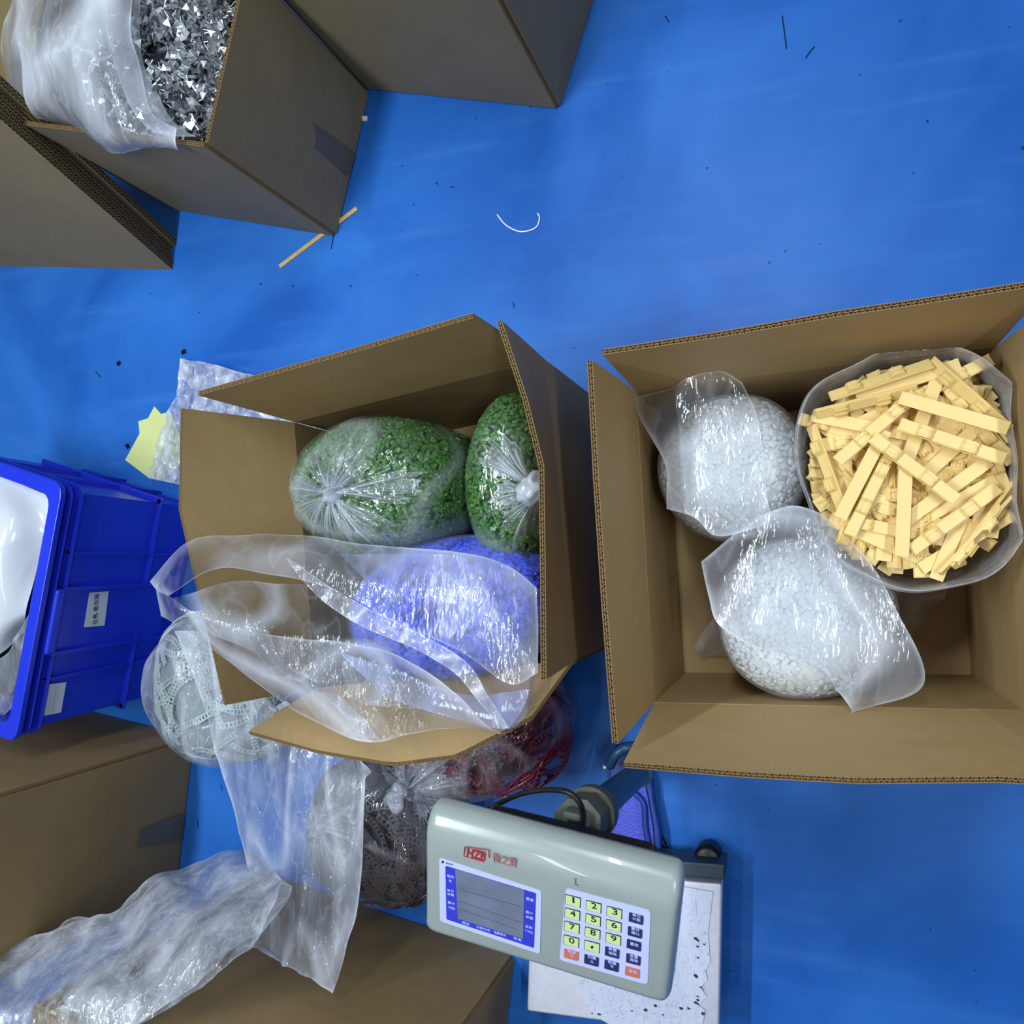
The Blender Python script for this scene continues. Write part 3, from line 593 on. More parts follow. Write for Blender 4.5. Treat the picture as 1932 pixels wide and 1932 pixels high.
# crumpled thick lip of the mouth
film('hem', [
    [(540, 1052, 0.545), (620, 1105, 0.530), (700, 1150, 0.520), (800, 1200, 0.510), (880, 1250, 0.500), (925, 1320, 0.500), (960, 1372, 0.490)],
    [(548, 1072, 0.550), (612, 1135, 0.535), (690, 1185, 0.525), (785, 1225, 0.515), (862, 1275, 0.505), (915, 1340, 0.500), (950, 1376, 0.490)]],
    M['film_crisp'], fb, 16, 140, amp=.004, seed=14, d0=.14, dk=.5, lo=25, hi=90, hem=.6)
film('hem', [
    [(458, 1180, 0.571), (480, 1222, 0.549), (520, 1265, 0.526), (580, 1300, 0.510), (630, 1338, 0.500), (680, 1390, 0.490)],
    [(505, 1190, 0.561), (530, 1240, 0.538), (575, 1275, 0.520), (628, 1310, 0.510), (672, 1345, 0.500), (718, 1392, 0.490)]],
    M['film_crisp'], fb, 20, 120, amp=.004, seed=15, d0=.12, dk=.5, lo=25, hi=90, hem=.3)
# ------------------------------------------------------------------ right carton contents
wA = Body(-.098, .142, .01, .35, .112, .108, .6, .6, lump=.004, seed=8, rot=.5)
wB = Body(.004, -.092, .01, .345, .128, .119, .7, .6, lump=.004, seed=9)
def whites(b, lab, blab, seed):
    fill(b, 'white_discs', 2800, (.0075, .0075, .003), M['white'], M['white_core'], lab, 'discs', p0=-.5, seed=seed, hexa=True, flat=.75)
    return plastic_bag(b, blab, mat='film_milky', nu=120, nv=70, grow=.006, dens=.12, crk=.005, seed=seed)
ra = whites(wA, 'small white plastic discs in the upper left bag of the right box', 'milky bag of white discs in the upper left of the right box', 21)
rb = whites(wB, 'small white plastic discs in the lower bag of the right box', 'milky bag of white discs in the lower middle of the right box', 22)
film('film_flap', [[(1200, 750, .33), (1262, 735, .36), (1300, 712, .38), (1358, 700, .38), (1400, 722, .38)],
                   [(1205, 780, .34), (1262, 752, .37), (1310, 735, .38), (1375, 735, .38), (1430, 790, .385)],
                   [(1232, 830, .35), (1300, 800, .375), (1350, 800, .38), (1410, 830, .385), (1440, 860, .385)],
                   [(1260, 885, .355), (1320, 900, .38), (1370, 920, .38), (1420, 930, .38), (1450, 950, .38)],
                   [(1262, 960, .35), (1310, 975, .37), (1350, 1010, .37), (1410, 1000, .37), (1470, 975, .37)]], M['film_soft'], ra, 50, 50, amp=.005, seed=31, d0=.05, dk=.3, hem=.5, rag=0)
film('film_flap', [[(1325, 1060, .34), (1400, 1000, .36), (1490, 955, .37), (1560, 985, .36)],
                   [(1340, 1130, .35), (1420, 1070, .37), (1520, 1030, .37), (1640, 1060, .36)],
                   [(1360, 1180, .36), (1460, 1160, .37), (1580, 1160, .37), (1690, 1150, .36)],
                   [(1440, 1225, .36), (1540, 1230, .37), (1640, 1240, .37), (1742, 1292, .35)],
                   [(1560, 1260, .36), (1580, 1300, .365), (1600, 1330, .36), (1604, 1342, .35)]], M['film_soft'], rb, 60, 60, amp=.005, seed=33, d0=.08, dk=.35, hem=.55)
be = Body(.146, .118, .01, .352, .128, .142, .65, .45, lump=.004, seed=10, rot=.2)
tag(base(be.mesh('packed_cream_parts', M['beige_shaded'], None, 48, 30, grow=-.010)), 'deep mass of cream plastic parts filling the bag in the right box', 'plastic parts', kind='stuff')
bb_ = empty('plastic_bag', (be.c[0], be.c[1], .01), 'open clear bag of cream plastic parts in the right box', 'bag')
# bag wall with rolled-down mouth
def collar():
    nu, nv = 140, 16; V = []; D = []; nz = WN(77, 8, 15, 45)
    for i in range(nu):
        a = 2*PI*i/nu
        for j in range(nv):
            t = j/(nv-1)
            k = .88+.155*min(1, t/.6)+.05*max(0, (t-.6)/.4); z = .05+.36*min(1, t/.75)-.025*max(0, (t-.75)/.25)
            x = math.cos(a)*.134*k; y = math.sin(a)*.150*k; cr, sr = math.cos(.2), math.sin(.2)
            p = np.array([be.c[0]+x*cr-y*sr, be.c[1]+x*sr+y*cr, z]); q = nz(p[None])[0]; rd = abs(nz(p[None]+.2)[0])
            p[:2] += (p[:2]-np.array(be.c))*(.030*q+.025*math.sin(3*a+1)+.022*math.sin(5*a+2)+.012*math.sin(9*a))*min(1, t*1.5); p[2] += .008*rd; p[0] = min(p[0], .254-.025*p[1]-.002*math.sin(9*a)); p[1] = min(p[1], .264); V.append(p); D.append(.10+.20*(t > .5)+.25*max(0, .22-rd)+.2*(j == nv-1))
    return mesh('film', V, gridfaces(nu, nv, close=True), [M['film']], bb_, True, dens=D)
collar()
def clip_mesh():
    mb = MB(); L, w_ = .150, .0195
    mb.add(*boxVF((-L/2, -w_/2, 0), (L, 0, 0), (0, w_, 0), (0, 0, .0022)))
    pr = [(-L/2+.0015, .0045), (-.050, .0048), (-.046, .0105), (-.043, .0115), (-.034, .0115), (-.030, .0100), (-.024, .0048), (.012, .0048), (.017, .0105), (.020, .0115), (.030, .0115), (.034, .0105), (.038, .0048), (L/2-.0015, .0045)]
    wi = w_/2-.0013; k = len(pr)
    V = [np.array([x, s*wi, zz]) for s in (-1, 1) for x, zz in pr]+[np.array([x, s*wi, .002]) for s in (-1, 1) for x in (pr[0][0], pr[-1][0])]
    Fc = [(i, i+1, k+i+1, k+i) for i in range(k-1)]
    Fc += [tuple([2*k]+list(range(k))+[2*k+1])[::-1], tuple([2*k+2]+list(range(k, 2*k))+[2*k+3])]+[(0, k, 2*k+2, 2*k), (k-1, 2*k+1, 2*k+3, 2*k-1)]
    mb.add(V, Fc)
    for xc in (-.0385, .025):
        for y in (-.0045, .0045): mb.add(*boxVF((xc-.010, y-.001, .0110), (.020, 0, 0), (0, .002, 0), (0, 0, .0016)))
    me = bpy.data.meshes.new('plastic_clip'); me.from_pydata([tuple(map(float, v)) for v in mb.V], [], mb.F); me.materials.append(M['beige'])
    bm = bmesh.new(); bm.from_mesh(me); bmesh.ops.recalc_face_normals(bm, faces=bm.faces); bm.to_mesh(me); bm.free(); return me
clip_me = clip_mesh()
def clip(P, Q, roll, label=None, group=None, scale=None):
    P, Q = np.array(P), np.array(Q); x = nrm(Q-P); up = np.array([0, 0, 1.]); y = nrm(np.cross(up, x)); z = np.cross(x, y)
    c, s = math.cos(roll), math.sin(roll); y2 = y*c+z*s; z2 = z*c-y*s; m = (P+Q)/2
    k = np.linalg.norm(Q-P)/.150 if scale is None else scale; k = min(max(k, .85), 1.2)
    if abs(roll) > 2: m = m+np.array([0, 0, .004])
    m[0] -= max(0., max(P[0], Q[0])+.008-.250); m[1] -= max(0., max(P[1], Q[1])+.006-.262)
    o = bpy.data.objects.new('plastic_clip', clip_me); C.objects.link(o)
    mt = Matrix([[x[0], y2[0], z2[0], m[0]], [x[1], y2[1], z2[1], m[1]], [x[2], y2[2], z2[2], m[2]], [0, 0, 0, 1]])
    o.matrix_world = mt@Matrix.Scale(k, 4); return tag(o, label, 'plastic part', group)
cp = lambda x, y: (1500+x/3.863, 620+y/3.863)
B_, F_ = PI, 0.
heroes = [((835, 505), (1600, 725), .405, B_, 'plain cream strip lying on top across the upper right of the bag'),
    ((775, 695), (1550, 955), .398, F_, 'cream strip with two bumps on top, just below the long plain strip'),
    ((575, 800), (1170, 1245), .402, F_, 'cream strip with two bumps running diagonally down across the middle of the bag'),
    ((865, 490), (320, 960), .390, F_, 'cream bumped strip running from the top centre down to the left'),
    ((635, 780), (345, 1345), .385, B_, 'plain cream strip slanting down to the lower left rim'),
    ((805, 1000), (778, 1600), .390, B_, 'plain cream strip standing upright down to the bottom rim'),
    ((1025, 395), (800, 1000), .378, B_, 'plain cream strip crossing under the top strips near the centre'),
    ((670, 950), (435, 1430), .378, F_, 'cream bumped strip beside the plain one at lower left'),
    ((260, 500), (990, 260), .392, -.6, 'cream bumped strip along the upper left rim'),
    ((480, 500), (1165, 275), .380, B_, 'plain cream strip tucked behind the upper left rim strip'),
    ((165, 615), (870, 440), .382, .9, 'cream strip on its edge below the upper left rim'),
    ((265, 665), (700, 750), .372, B_, 'plain cream strip at left under the crossing bumped strip'),
    ((150, 690), (600, 820), .362, F_, 'cream bumped strip poking out at the far left'),
    ((845, 1370), (1345, 1010), .376, B_, 'wide plain cream strip slanting up to the right from the upright strip'),
    ((865, 1420), (1365, 1160), .368, B_, 'second plain cream strip slanting up to the right, lower one'),
    ((925, 1560), (1400, 1215), .384, F_, 'cream bumped strip at lower right of the upright strip'),
    ((1080, 1690), (1240, 1300), .366, B_, 'plain cream strip near the bottom rim at right'),
    ((1235, 1610), (1495, 1260), .374, 1.0, 'cream strip on its edge near the lower right rim'),
    ((1285, 1720), (1700, 1290), .376, 1.2, 'thin cream strip edge along the lower right rim'),
    ((950, 1060), (1325, 720), .368, B_, 'plain cream strip running up to the right behind the bumped pair'),
    ((900, 960), (1020, 830), .360, F_, 'cream bumped strip end in the central gap'),
    ((1450, 1240), (1545, 900), .362, B_, 'shaded plain cream strip at the right under the bumped strip'),
    ((1200, 260), (1680, 680), .388, .9, 'cream bumped strip along the upper right rim'),
    ((1390, 500), (1700, 860), .372, .5, 'cream bumped strip inside the upper right rim'),
    ((150, 780), (330, 1270), .374, .8, 'cream strip on its edge along the left rim'),
    ((470, 1420), (930, 1510), .366, F_, 'cream bumped strip near the bottom left rim'),
    ((1230, 400), (1420, 690), .366, .4, 'cream bumped strip under the right end of the top strip'),
    ((880, 500), (1260, 310), .374, F_, 'cream strip end showing at the top centre'),
    ((1500, 700), (1660, 1080), .366, F_, 'cream bumped strip at the far right rim'),
    ((360, 850), (370, 1050), .360, B_, 'short visible plain strip end at left centre'),
    ((1000, 1700), (1500, 1400), .362, B_, 'plain cream strip beneath the lower right rim pieces'),
    ((690, 1050), (1180, 850), .358, B_, 'plain cream strip crossing under the diagonal strip')]
for p, q, z_, rl, lb in heroes: clip(W(*cp(*p), z_), W(*cp(*q), z_), rl, lb, 'cream plastic strips in the bag')
r_ = random.Random(3)
for i in range(190):
    a = r_.uniform(0, 2*PI); rr = math.sqrt(r_.random()); cx, cy = be.c[0]+.098*rr*math.cos(a), be.c[1]+.112*rr*math.sin(a); th_ = r_.uniform(0, PI); z_ = .325+.035*r_.random()-.0*rr
    l_ = .0745; tl = r_.uniform(-.12, .12); d_ = np.array([math.cos(th_)*math.cos(tl), math.sin(th_)*math.cos(tl), math.sin(tl)]); c_ = np.array([cx, cy, z_])
    for s_ in (-1, 1):          # keep both ends inside the bag
        e_ = c_+s_*d_*l_; v_ = e_[:2]-np.array(be.c); k_ = math.hypot(v_[0]/.130, v_[1]/.146)
        if k_ > 1: c_[:2] -= v_*(1-1/k_)
    clip(c_-d_*l_, c_+d_*l_, r_.choice([0, PI, 0, PI, .7, -.7]), 'cream plastic strip buried under the topmost ones in the bag', 'cream plastic strips in the bag')
# loose twisted film tails near the box floor
tl_ = empty('plastic_bag', (.10, -.03, .006), 'clear film bag end lying on the box floor under the white and cream bags', 'bag')
film('film', [[(1640, 1080, .10), (1700, 1085, .12), (1790, 1098, .10)], [(1690, 1130, .07), (1735, 1120, .08), (1772, 1130, .06)], [(1690, 1210, .02), (1712, 1190, .03), (1745, 1150, .03)]], M['film_crisp'], tl_, 30, 40, amp=.006, seed=41, d0=.14, lo=20, hi=60)
film('film', [[(1360, 1150, .05), (1380, 1200, .05), (1420, 1240, .04)], [(1325, 1195, .04), (1335, 1215, .04), (1350, 1235, .02)], [(1312, 1220, .03), (1318, 1228, .03), (1322, 1235, .02)]], M['film_crisp'], tl_, 30, 30, amp=.006, seed=42, d0=.2, lo=20, hi=60)
# ------------------------------------------------------------------ steel clips and liner in the top left carton
mcn = np.mean(np.array(mc), 0)
ms = Body(mcn[0]+.03, mcn[1], .01, .385, .20, .155, .4, .35, lump=.008, seed=12, rot=-.17)
def steel_mesh(v):
    mb = MB(); t = .0012; h_ = .012
    A = [(-.012, -.007, 0), (.012, -.007, 0), (.012, .007, 0), (-.012, .007, 0)]
    mb.add(*prism(A, np.array([0, 0, 1.]), 0, t))
    for s in (-1, 1): mb.add(*prism([(s*.012, -.007, 0), (s*.012, .007, 0), (s*(.010+.003*v), .0, h_)], np.array([s*1., 0, 0]), -t, 0))
    mb.add(*boxVF((-.003, -.008, 0), (.006, 0, 0), (0, -.010, .004+.004*v), (0, 0, t)))
    me = bpy.data.meshes.new('steel_clip'); me.from_pydata([tuple(map(float, q)) for q in mb.V], [], mb.F); me.materials.append(M['metal']); return me
sm = [steel_mesh(v) for v in (0, 1)]
P_, n__, rg = ms.sample(6000, .25, PI/2*.99, 4)
ok = [i for i in range(6000) if P_[i][2] > .34][:300]
for i in ok:
    o = bpy.data.objects.new('steel_clip', sm[i % 2]); C.objects.link(o); o.location = P_[i]+n__[i]*rg.uniform(.002, .014)
    o.rotation_euler = rg.uniform(0, 6.28, 3); k = rg.uniform(.9, 1.25); o.scale = (k, k, k)
    tag(o, 'small bright steel clip in the heap filling the top left box', 'metal clip', 'steel clips in the top left box')
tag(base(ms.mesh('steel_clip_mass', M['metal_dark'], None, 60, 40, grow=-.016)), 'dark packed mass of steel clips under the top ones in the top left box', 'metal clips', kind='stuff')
pm, nm, rr_ = ms.sample(2500, .25, PI/2*.99, 9)
def steel_fill():
    mb = MB()
    for i in range(2400):
        a = rr_.uniform(0, 6.28, 3); e = Matrix.Rotation(a[0], 3, 'X')@Matrix.Rotation(a[1], 3, 'Y')@Matrix.Rotation(a[2], 3, 'Z'); e = np.array(e)
        mb.add(*boxVF(pm[i]-nm[i]*.001, e[:, 0]*.022, e[:, 1]*.006, e[:, 2]*.0015))
    return mb.build('steel_strips', [simple('dull_steel', (.36, .38, .42, 1), .42, .5, .8)])
tag(base(steel_fill()), 'dull steel legs of the clips crowding the top left box', 'metal clips', kind='stuff')
lf = empty('bag_liner', (-1.4, .95, .40), 'clear bag liner of the steel clips box folded over its left and front edge', 'bag')
film('film', [[(60, -60, .46), (150, -60, .47), (215, -60, .46), (250, -50, .42)],
              [(15, 60, .42), (110, 50, .47), (190, 60, .47), (240, 60, .43)],
              [(20, 140, .40), (110, 130, .46), (200, 135, .47), (262, 140, .42)],
              [(52, 200, .40), (130, 195, .45), (215, 210, .46), (290, 225, .42)],
              [(140, 240, .38), (195, 250, .43), (245, 255, .44), (345, 262, .425)],
              [(200, 278, .36), (235, 276, .40), (270, 270, .42), (300, 264, .42)]], M['film'], lf, 90, 90, amp=.012, seed=51, d0=.20, dk=.5, lo=8, hi=30, hem=.3)
film('film', [[(190, -60, .44), (235, -50, .42), (260, -40, .40)], [(200, 60, .44), (240, 70, .42), (262, 80, .40)], [(225, 150, .44), (262, 150, .42), (280, 150, .40)], [(250, 210, .44), (300, 230, .42), (330, 235, .40)], [(290, 250, .43), (340, 262, .425), (372, 264, .41)]], M['film'], lf, 70, 30, amp=.008, seed=52, d0=.32, dk=.5, lo=12, hi=30, hem=.3)
# ------------------------------------------------------------------ crate contents
cb = empty('plastic_bag', cq(.4, .5, .02), 'white milky plastic bag filling the blue crate at left edge', 'bag')
film('film', [[(-160, 820, 0.360), (-60, 850, 0.390), (20, 900, 0.390), (96, 938, 0.375)], [(-160, 930, 0.400), (-60, 950, 0.430), (10, 970, 0.430), (84, 1000, 0.380)],
              [(-160, 1050, 0.400), (-60, 1060, 0.440), (0, 1070, 0.430), (68, 1080, 0.380)], [(-160, 1150, 0.390), (-60, 1170, 0.410), (-5, 1180, 0.400), (50, 1150, 0.380)], [(-160, 1290, 0.340), (-60, 1280, 0.340), (0, 1230, 0.350), (44, 1190, 0.350)]],
     simple('white_polythene', s2l(205, 212, 222), .18, .6, bump=.8, bscale=9), cb, 60, 60, amp=.012, seed=61, lo=5, hi=18)
film('film', [[(-140, 1290, 0.360), (0, 1240, 0.380), (60, 1150, 0.385)], [(-140, 1330, 0.360), (0, 1300, 0.385), (60, 1230, 0.385)], [(-140, 1400, 0.340), (-20, 1365, 0.360), (30, 1330, 0.360)]], M['film_crisp'], cb, 40, 60, amp=.010, seed=62, d0=.15, lo=14, hi=45)
o = Body(-1.64, -.22, .10, .33, .16, .09, .5, .5, lump=.01, seed=30).mesh('dark_metal_parts', M['metal_dark'], None, 40, 24)
tag(base(o), 'dark heap of metal parts in the lower end of the blue crate', 'metal parts', kind='stuff')
# ------------------------------------------------------------------ bags on the floor behind the middle carton
def ladder(name, body, mat, n, label, group, seed, L=.13, w_=.012, p0=-.2, cat='plastic strip'):
    P, nn, r = body.sample(n, p0, PI/2*.98, seed)
    for i in range(n):
        t = nrm(np.cross(nn[i], r.normal(size=3))); b = np.cross(nn[i], t); mb = MB(); k = 9; cv = r.uniform(-9, 9); pts = []
        for j in range(k):
            s = (j/(k-1)-.5)*L; p = P[i]+t*s+b*cv*s*s; # follow the body downward
            c = np.array([body.c[0], body.c[1], (body.z[0]+body.z[1])/2]); q = (p-c)/np.array([body.r[0], body.r[1], (body.z[1]-body.z[0])/2]); q_ = (np.abs(q)**3).sum()**(1/3)
            p = c+(p-c)/max(q_, .5)*(.99+.02*r.random()*0+.012); p[2] = max(p[2], .008); pts.append(p)
        nb = nn[i]
        for j in range(k-1):
            d = pts[j+1]-pts[j]; bb = nrm(np.cross(nb, d))
            for s in (-1, 1): mb.add(*boxVF(pts[j]+bb*(s*w_*.42-w_*.09), d, bb*w_*.18, nb*.003))
            for q in (0., .5): mb.add(*boxVF(pts[j]+d*q-bb*w_*.4, d*.2, bb*w_*.8, nb*.002))
        o = mb.build(name, [mat]); base(o); tag(o, label, cat, group)
lb_ = Body(-1.175, -.275, .0, .22, .165, .16, .6, .6, lump=.010, seed=14)
tag(base(lb_.mesh('grey_parts_mass', M['grey_core'], None, 48, 30, grow=-.01)), 'packed mass of pale grey strips in the floor bag beside the blue crate', 'plastic parts', kind='stuff')
ladder('plastic_strip', lb_, M['grey'], 110, 'pale grey toothed plastic strip in the bag between the blue crate and middle box', 'pale grey toothed strips', 5)
rl = plastic_bag(lb_, 'clear bag of pale grey toothed strips on the floor right of the blue crate', mat='film_crisp', nu=110, nv=60, grow=.010, dens=.05, crk=.010, seed=5)
mbod = Body(-.575, -.335, .0, .25, .165, .100, .6, .6, lump=.010, seed=15, rot=.35)
tag(base(mbod.mesh('maroon_parts_mass', M['maroon_core'], None, 48, 30, grow=-.01)), 'packed mass of maroon strips in the bag behind the scale head', 'plastic parts', kind='stuff')
ladder('plastic_strip', mbod, M['maroon'], 110, 'maroon toothed plastic strip in the knotted bag behind the scale head', 'maroon toothed strips', 6)
rm = plastic_bag(mbod, 'clear knotted bag of maroon strips below the middle box', mat='film_crisp', nu=160, nv=70, grow=.018, dens=.0, crk=.003, pleat=.016, densk=.45, knot=W(755, 1500, .27)[:2], seed=6)
knot(rm, W(752, 1500, .262), mbod, [(170, .06, 35), (-60, .055, 30), (10, .11, 22), (35, .10, 20), (80, .07, 30), (120, .05, 24), (-75, .06, 12), (-85, .055, 16)], seed=12, tuft=.022, dens=.75)
dbod = Body(-.790, -.545, .0, .20, .150, .138, .6, .6, lump=.010, seed=16, rot=.2)
tag(base(dbod.mesh('brown_parts_mass', M['brown_core'], None, 48, 30, grow=-.01)), 'packed mass of dark brown strips in the bag left of the scale head', 'plastic parts', kind='stuff')
ladder('plastic_strip', dbod, M['brown'], 90, 'dark brown toothed plastic strip in the bag left of the scale head', 'dark brown toothed strips', 7)
rd_ = plastic_bag(dbod, 'clear knotted bag of dark brown strips left of the scale head', mat='film_tight', nu=160, nv=70, grow=.010, dens=.02, crk=.006, pleat=.014, densk=.5, knot=W(600, 1560, .22)[:2], seed=9)
knot(rd_, W(600, 1560, .205), dbod, [(180, .06, 30), (90, .05, 30), (20, .08, 26), (-60, .09, 26), (-110, .07, 26), (130, .05, 26)], seed=13, tuft=.014, dens=.5)
# long clear empty bag hanging over them
lh = empty('plastic_bag', W(560, 1650, .05), 'long empty clear bag hanging in front of the dark brown strips', 'bag')
film('film', [[(330, 1190, .42), (380, 1200, .42), (440, 1230, .40), (500, 1330, .36), (545, 1320, .36)],
              [(372, 1310, .38), (430, 1330, .38), (500, 1350, .37), (580, 1400, .36), (690, 1440, .35)],
              [(412, 1420, .35), (470, 1440, .36), (540, 1450, .37), (610, 1460, .36), (690, 1470, .34)],
              [(432, 1510, .33), (490, 1530, .35), (560, 1540, .36), (620, 1540, .35), (688, 1540, .33)],
              [(470, 1620, .30), (520, 1640, .33), (580, 1640, .34), (630, 1640, .34), (684, 1630, .32)],
              [(500, 1700, .30), (540, 1710, .32), (585, 1715, .34), (630, 1718, .34), (672, 1722, .32)],
              [(475, 1778, .31), (520, 1800, .33), (560, 1820, .34), (610, 1835, .34), (655, 1790, .33)],
              [(480, 1785, .31), (520, 1808, .33), (560, 1830, .34), (605, 1853, .34), (630, 1866, .33)]], M['film_crisp'], lh, 130, 90, amp=.007, seed=71, d0=.15, dk=.32, lo=28, hi=90, hem=.5, an=(1, .3, .3))
# crumpled film heap lower left
cf = empty('plastic_film', W(250, 1800, .05), 'crumpled translucent film bag heaped across the two big boxes at lower left', 'plastic film')
for q_, (dz, d0_, sd) in enumerate(((0, .20, 81), (-.02, .16, 82))):
    film('film', [[(-80, 1760, 0.400+dz), (-80, 1830, 0.480+dz), (-80, 1900, 0.570+dz), (-80, 2010, 0.590+dz)],
                  [(60, 1762, 0.400+dz), (60, 1830, 0.490+dz), (60, 1900, 0.570+dz), (60, 2010, 0.590+dz)],
                  [(150, 1730, 0.400+dz), (165, 1800, 0.480+dz), (180, 1870, 0.560+dz), (210, 1955, 0.580+dz)],
                  [(225, 1715, 0.380+dz), (250, 1770, 0.460+dz), (280, 1840, 0.530+dz), (320, 1888, 0.560+dz)],
                  [(300, 1650, 0.340+dz), (335, 1710, 0.420+dz), (375, 1770, 0.500+dz), (415, 1815, 0.540+dz)],
                  [(350, 1632, 0.280+dz), (400, 1680, 0.380+dz), (440, 1720, 0.460+dz), (475, 1762, 0.510+dz)],
                  [(430, 1600, 0.240+dz), (465, 1630, 0.320+dz), (495, 1665, 0.410+dz), (525, 1700, 0.470+dz)],
                  [(480, 1600, 0.220+dz), (500, 1620, 0.290+dz), (515, 1640, 0.380+dz), (530, 1665, 0.440+dz)]], M['film_crumple'], cf, 170, 130, amp=.009, seed=sd, d0=d0_, dk=.14, lo=9, hi=60, hem=.3, rag=.6)
# bubble film and yellow papers on the floor
ypo = [[(292, 767), (322, 800), (345, 870), (310, 905), (282, 902), (237, 868)], [(262, 795), (322, 776), (350, 850), (290, 870), (268, 860)]]
for i, pl in enumerate(ypo):
    V, Fc = prism([W(x, y, .001+.003*i) for x, y in pl], np.array([0, 0, 1.]), 0, .0015)
    o = mesh('yellow_paper', V, Fc, [M['yellow']]); base(o); tag(o, ['lower pale yellow paper with its corner pointing to the blue crate', 'upper pale yellow paper tilted under the crinkled film'][i], 'paper')
bw = empty('plastic_film', W(360, 800, .01), 'crinkled sparkling film on the floor left of the middle box over yellow papers', 'plastic film')
film('film', [[(345, 678, .02), (400, 688, .03), (470, 706, .04), (560, 730, .04), (640, 760, .03)], [(332, 740, .03), (390, 750, .05), (460, 760, .06), (560, 790, .05), (640, 810, .04)],
              [(308, 800, .03), (350, 815, .05), (420, 830, .06), (500, 850, .05), (600, 870, .04)], [(280, 902, .02), (330, 912, .03), (400, 930, .04), (480, 940, .04), (560, 950, .03)]],
     filmmat('bubbly_film', b0=.12, nk=.4, bump=1.0, scale=60, rough=.08, gl=3.0, fine=190), bw, 80, 110, amp=.004, seed=91, d0=.25, dk=.3, lo=40, hi=140, rag=.5)
# ------------------------------------------------------------------ small debris
V, Fc = boxVF((0, 0, 0), (1, 0, 0), (0, 1, 0), (0, 0, 1))
sa, sb = W(530, 507, .0), W(676, 397, .0); sd_ = nrm(sb-sa); sn = np.array([-sd_[1], sd_[0], 0])
V, Fc = boxVF(sa, sb-sa, sn*.010, (0, 0, .004)); o = mesh('wooden_stick', V, Fc, [M['wood']]); bevel(o, .0008); base(o); tag(o, 'thin pale bamboo strip on the floor beside the steel clips box', 'stick')
for (x, y, s, m_, lb) in ((225, 686, .011, M['black'], 'small dark square chip alone on the floor left of the middle box'), (348, 664, .012, M['black'], 'small dark chip on the floor by the corner of the crinkled film'),
                          (242, 842, .011, M['black'], 'small dark chip on the floor beside the yellow paper'), (689, 225, .013, M['white'], 'small white block on the floor at the corner of the steel clips box')):
    p = W(x, y, 0); mb = MB(); a = x*.1
    ex, ey = np.array([math.cos(a), math.sin(a), 0])*s, np.array([-math.sin(a), math.cos(a), 0])*s*.8
    mb.add(*boxVF(p-ex/2-ey/2, ex, ey, (0, 0, s*.35))); mb.add(*boxVF(p-ex*.3-ey*.25+np.array([0, 0, s*.35]), ex*.5, ey*.45, (0, 0, s*.3)))
    o = mb.build('plastic_chip', [m_]); base(o); tag(o, lb, 'chip')
V, Fc = tubemesh(crom([W(x, y, .002) for x, y in ((938, 405), (955, 425), (982, 437), (1010, 430), (1018, 412), (1014, 402))], 30), .0016, 6)
o = mesh('white_thread', V, Fc, [M['white']], smooth=True); base(o); tag(o, 'curled scrap of white thread on the blue floor', 'thread')
sc_m = simple('dark_scuff', s2l(18, 44, 70), .6, .3); st_ = 0
for pl in (((1476, 30), (1480, 60), (1484, 92)), ((1520, 110), (1528, 98), (1537, 88)), ((1748, 228), (1752, 230)), ((180, 700), (190, 712)), ((1255, 30), (1262, 42)), ((372, 1545), (374, 1562)), ((417, 1480), (419, 1492)), ((968, 570), (970, 580)), ((625, 470), (630, 440))):
    P = [W(x, y, .0006) for x, y in pl]; V, Fc = tubemesh(crom(P, 6) if len(P) > 2 else P, .0013, 5)
    o = mesh('dark_scrap', V, Fc, [sc_m]); base(o); tag(o, 'tiny dark fibre scrap on the blue floor', 'scrap', 'dark scraps on the floor')
# ------------------------------------------------------------------ platform scale
SM = dict(body=simple('pale_grey_housing', s2l(152, 161, 160), .28, .5, noise=.05, nscale=14, coat=.3), dark=simple('dark_housing_back', s2l(20, 24, 34), .25, .5),
          lav=simple('lavender_panel', s2l(196, 202, 246), .3, .5), blue=simple('blue_print', s2l(58, 62, 200), .3, .5), lcd=simple('grey_lcd', s2l(112, 120, 142), .12, .6, noise=.12, nscale=30),
          ykey=simple('pale_green_key', s2l(205, 222, 158), .45, .4), nkey=simple('navy_key', s2l(44, 46, 98), .4, .4), rkey=simple('brick_key', s2l(206, 112, 88), .4, .4),
          edge=simple('dark_green_key_edge', s2l(40, 56, 40), .5, .3), red=simple('red_print', s2l(168, 50, 58), .5, .3), redp=simple('faded_red_print', s2l(172, 118, 126), .5, .3), wht=simple('pale_print', s2l(188, 196, 250), .5, .3),
          steel=simple('galvanised_steel', (.74, .73, .86, 1), .36, .5, .45, noise=.06, nscale=80), side=simple('dark_green_steel', s2l(44, 62, 74), .45, .4), pipe=simple('blue_grey_pipe', s2l(30, 74, 112), .35, .5),
          joint=simple('grey_plastic_joint', s2l(92, 96, 88), .55, .3), base=simple('blue_cast_base', s2l(24, 62, 150), .4, .5), rough=simple('violet_blue_tray', s2l(74, 82, 205), .5, .5, noise=.1, nscale=120, bump=.6, bscale=200))
S_ = empty('platform_scale', W(1180, 1760, .0), 'grey platform scale with keypad head on a tilted blue pipe at bottom centre', 'scale')
S_.location.z = 0
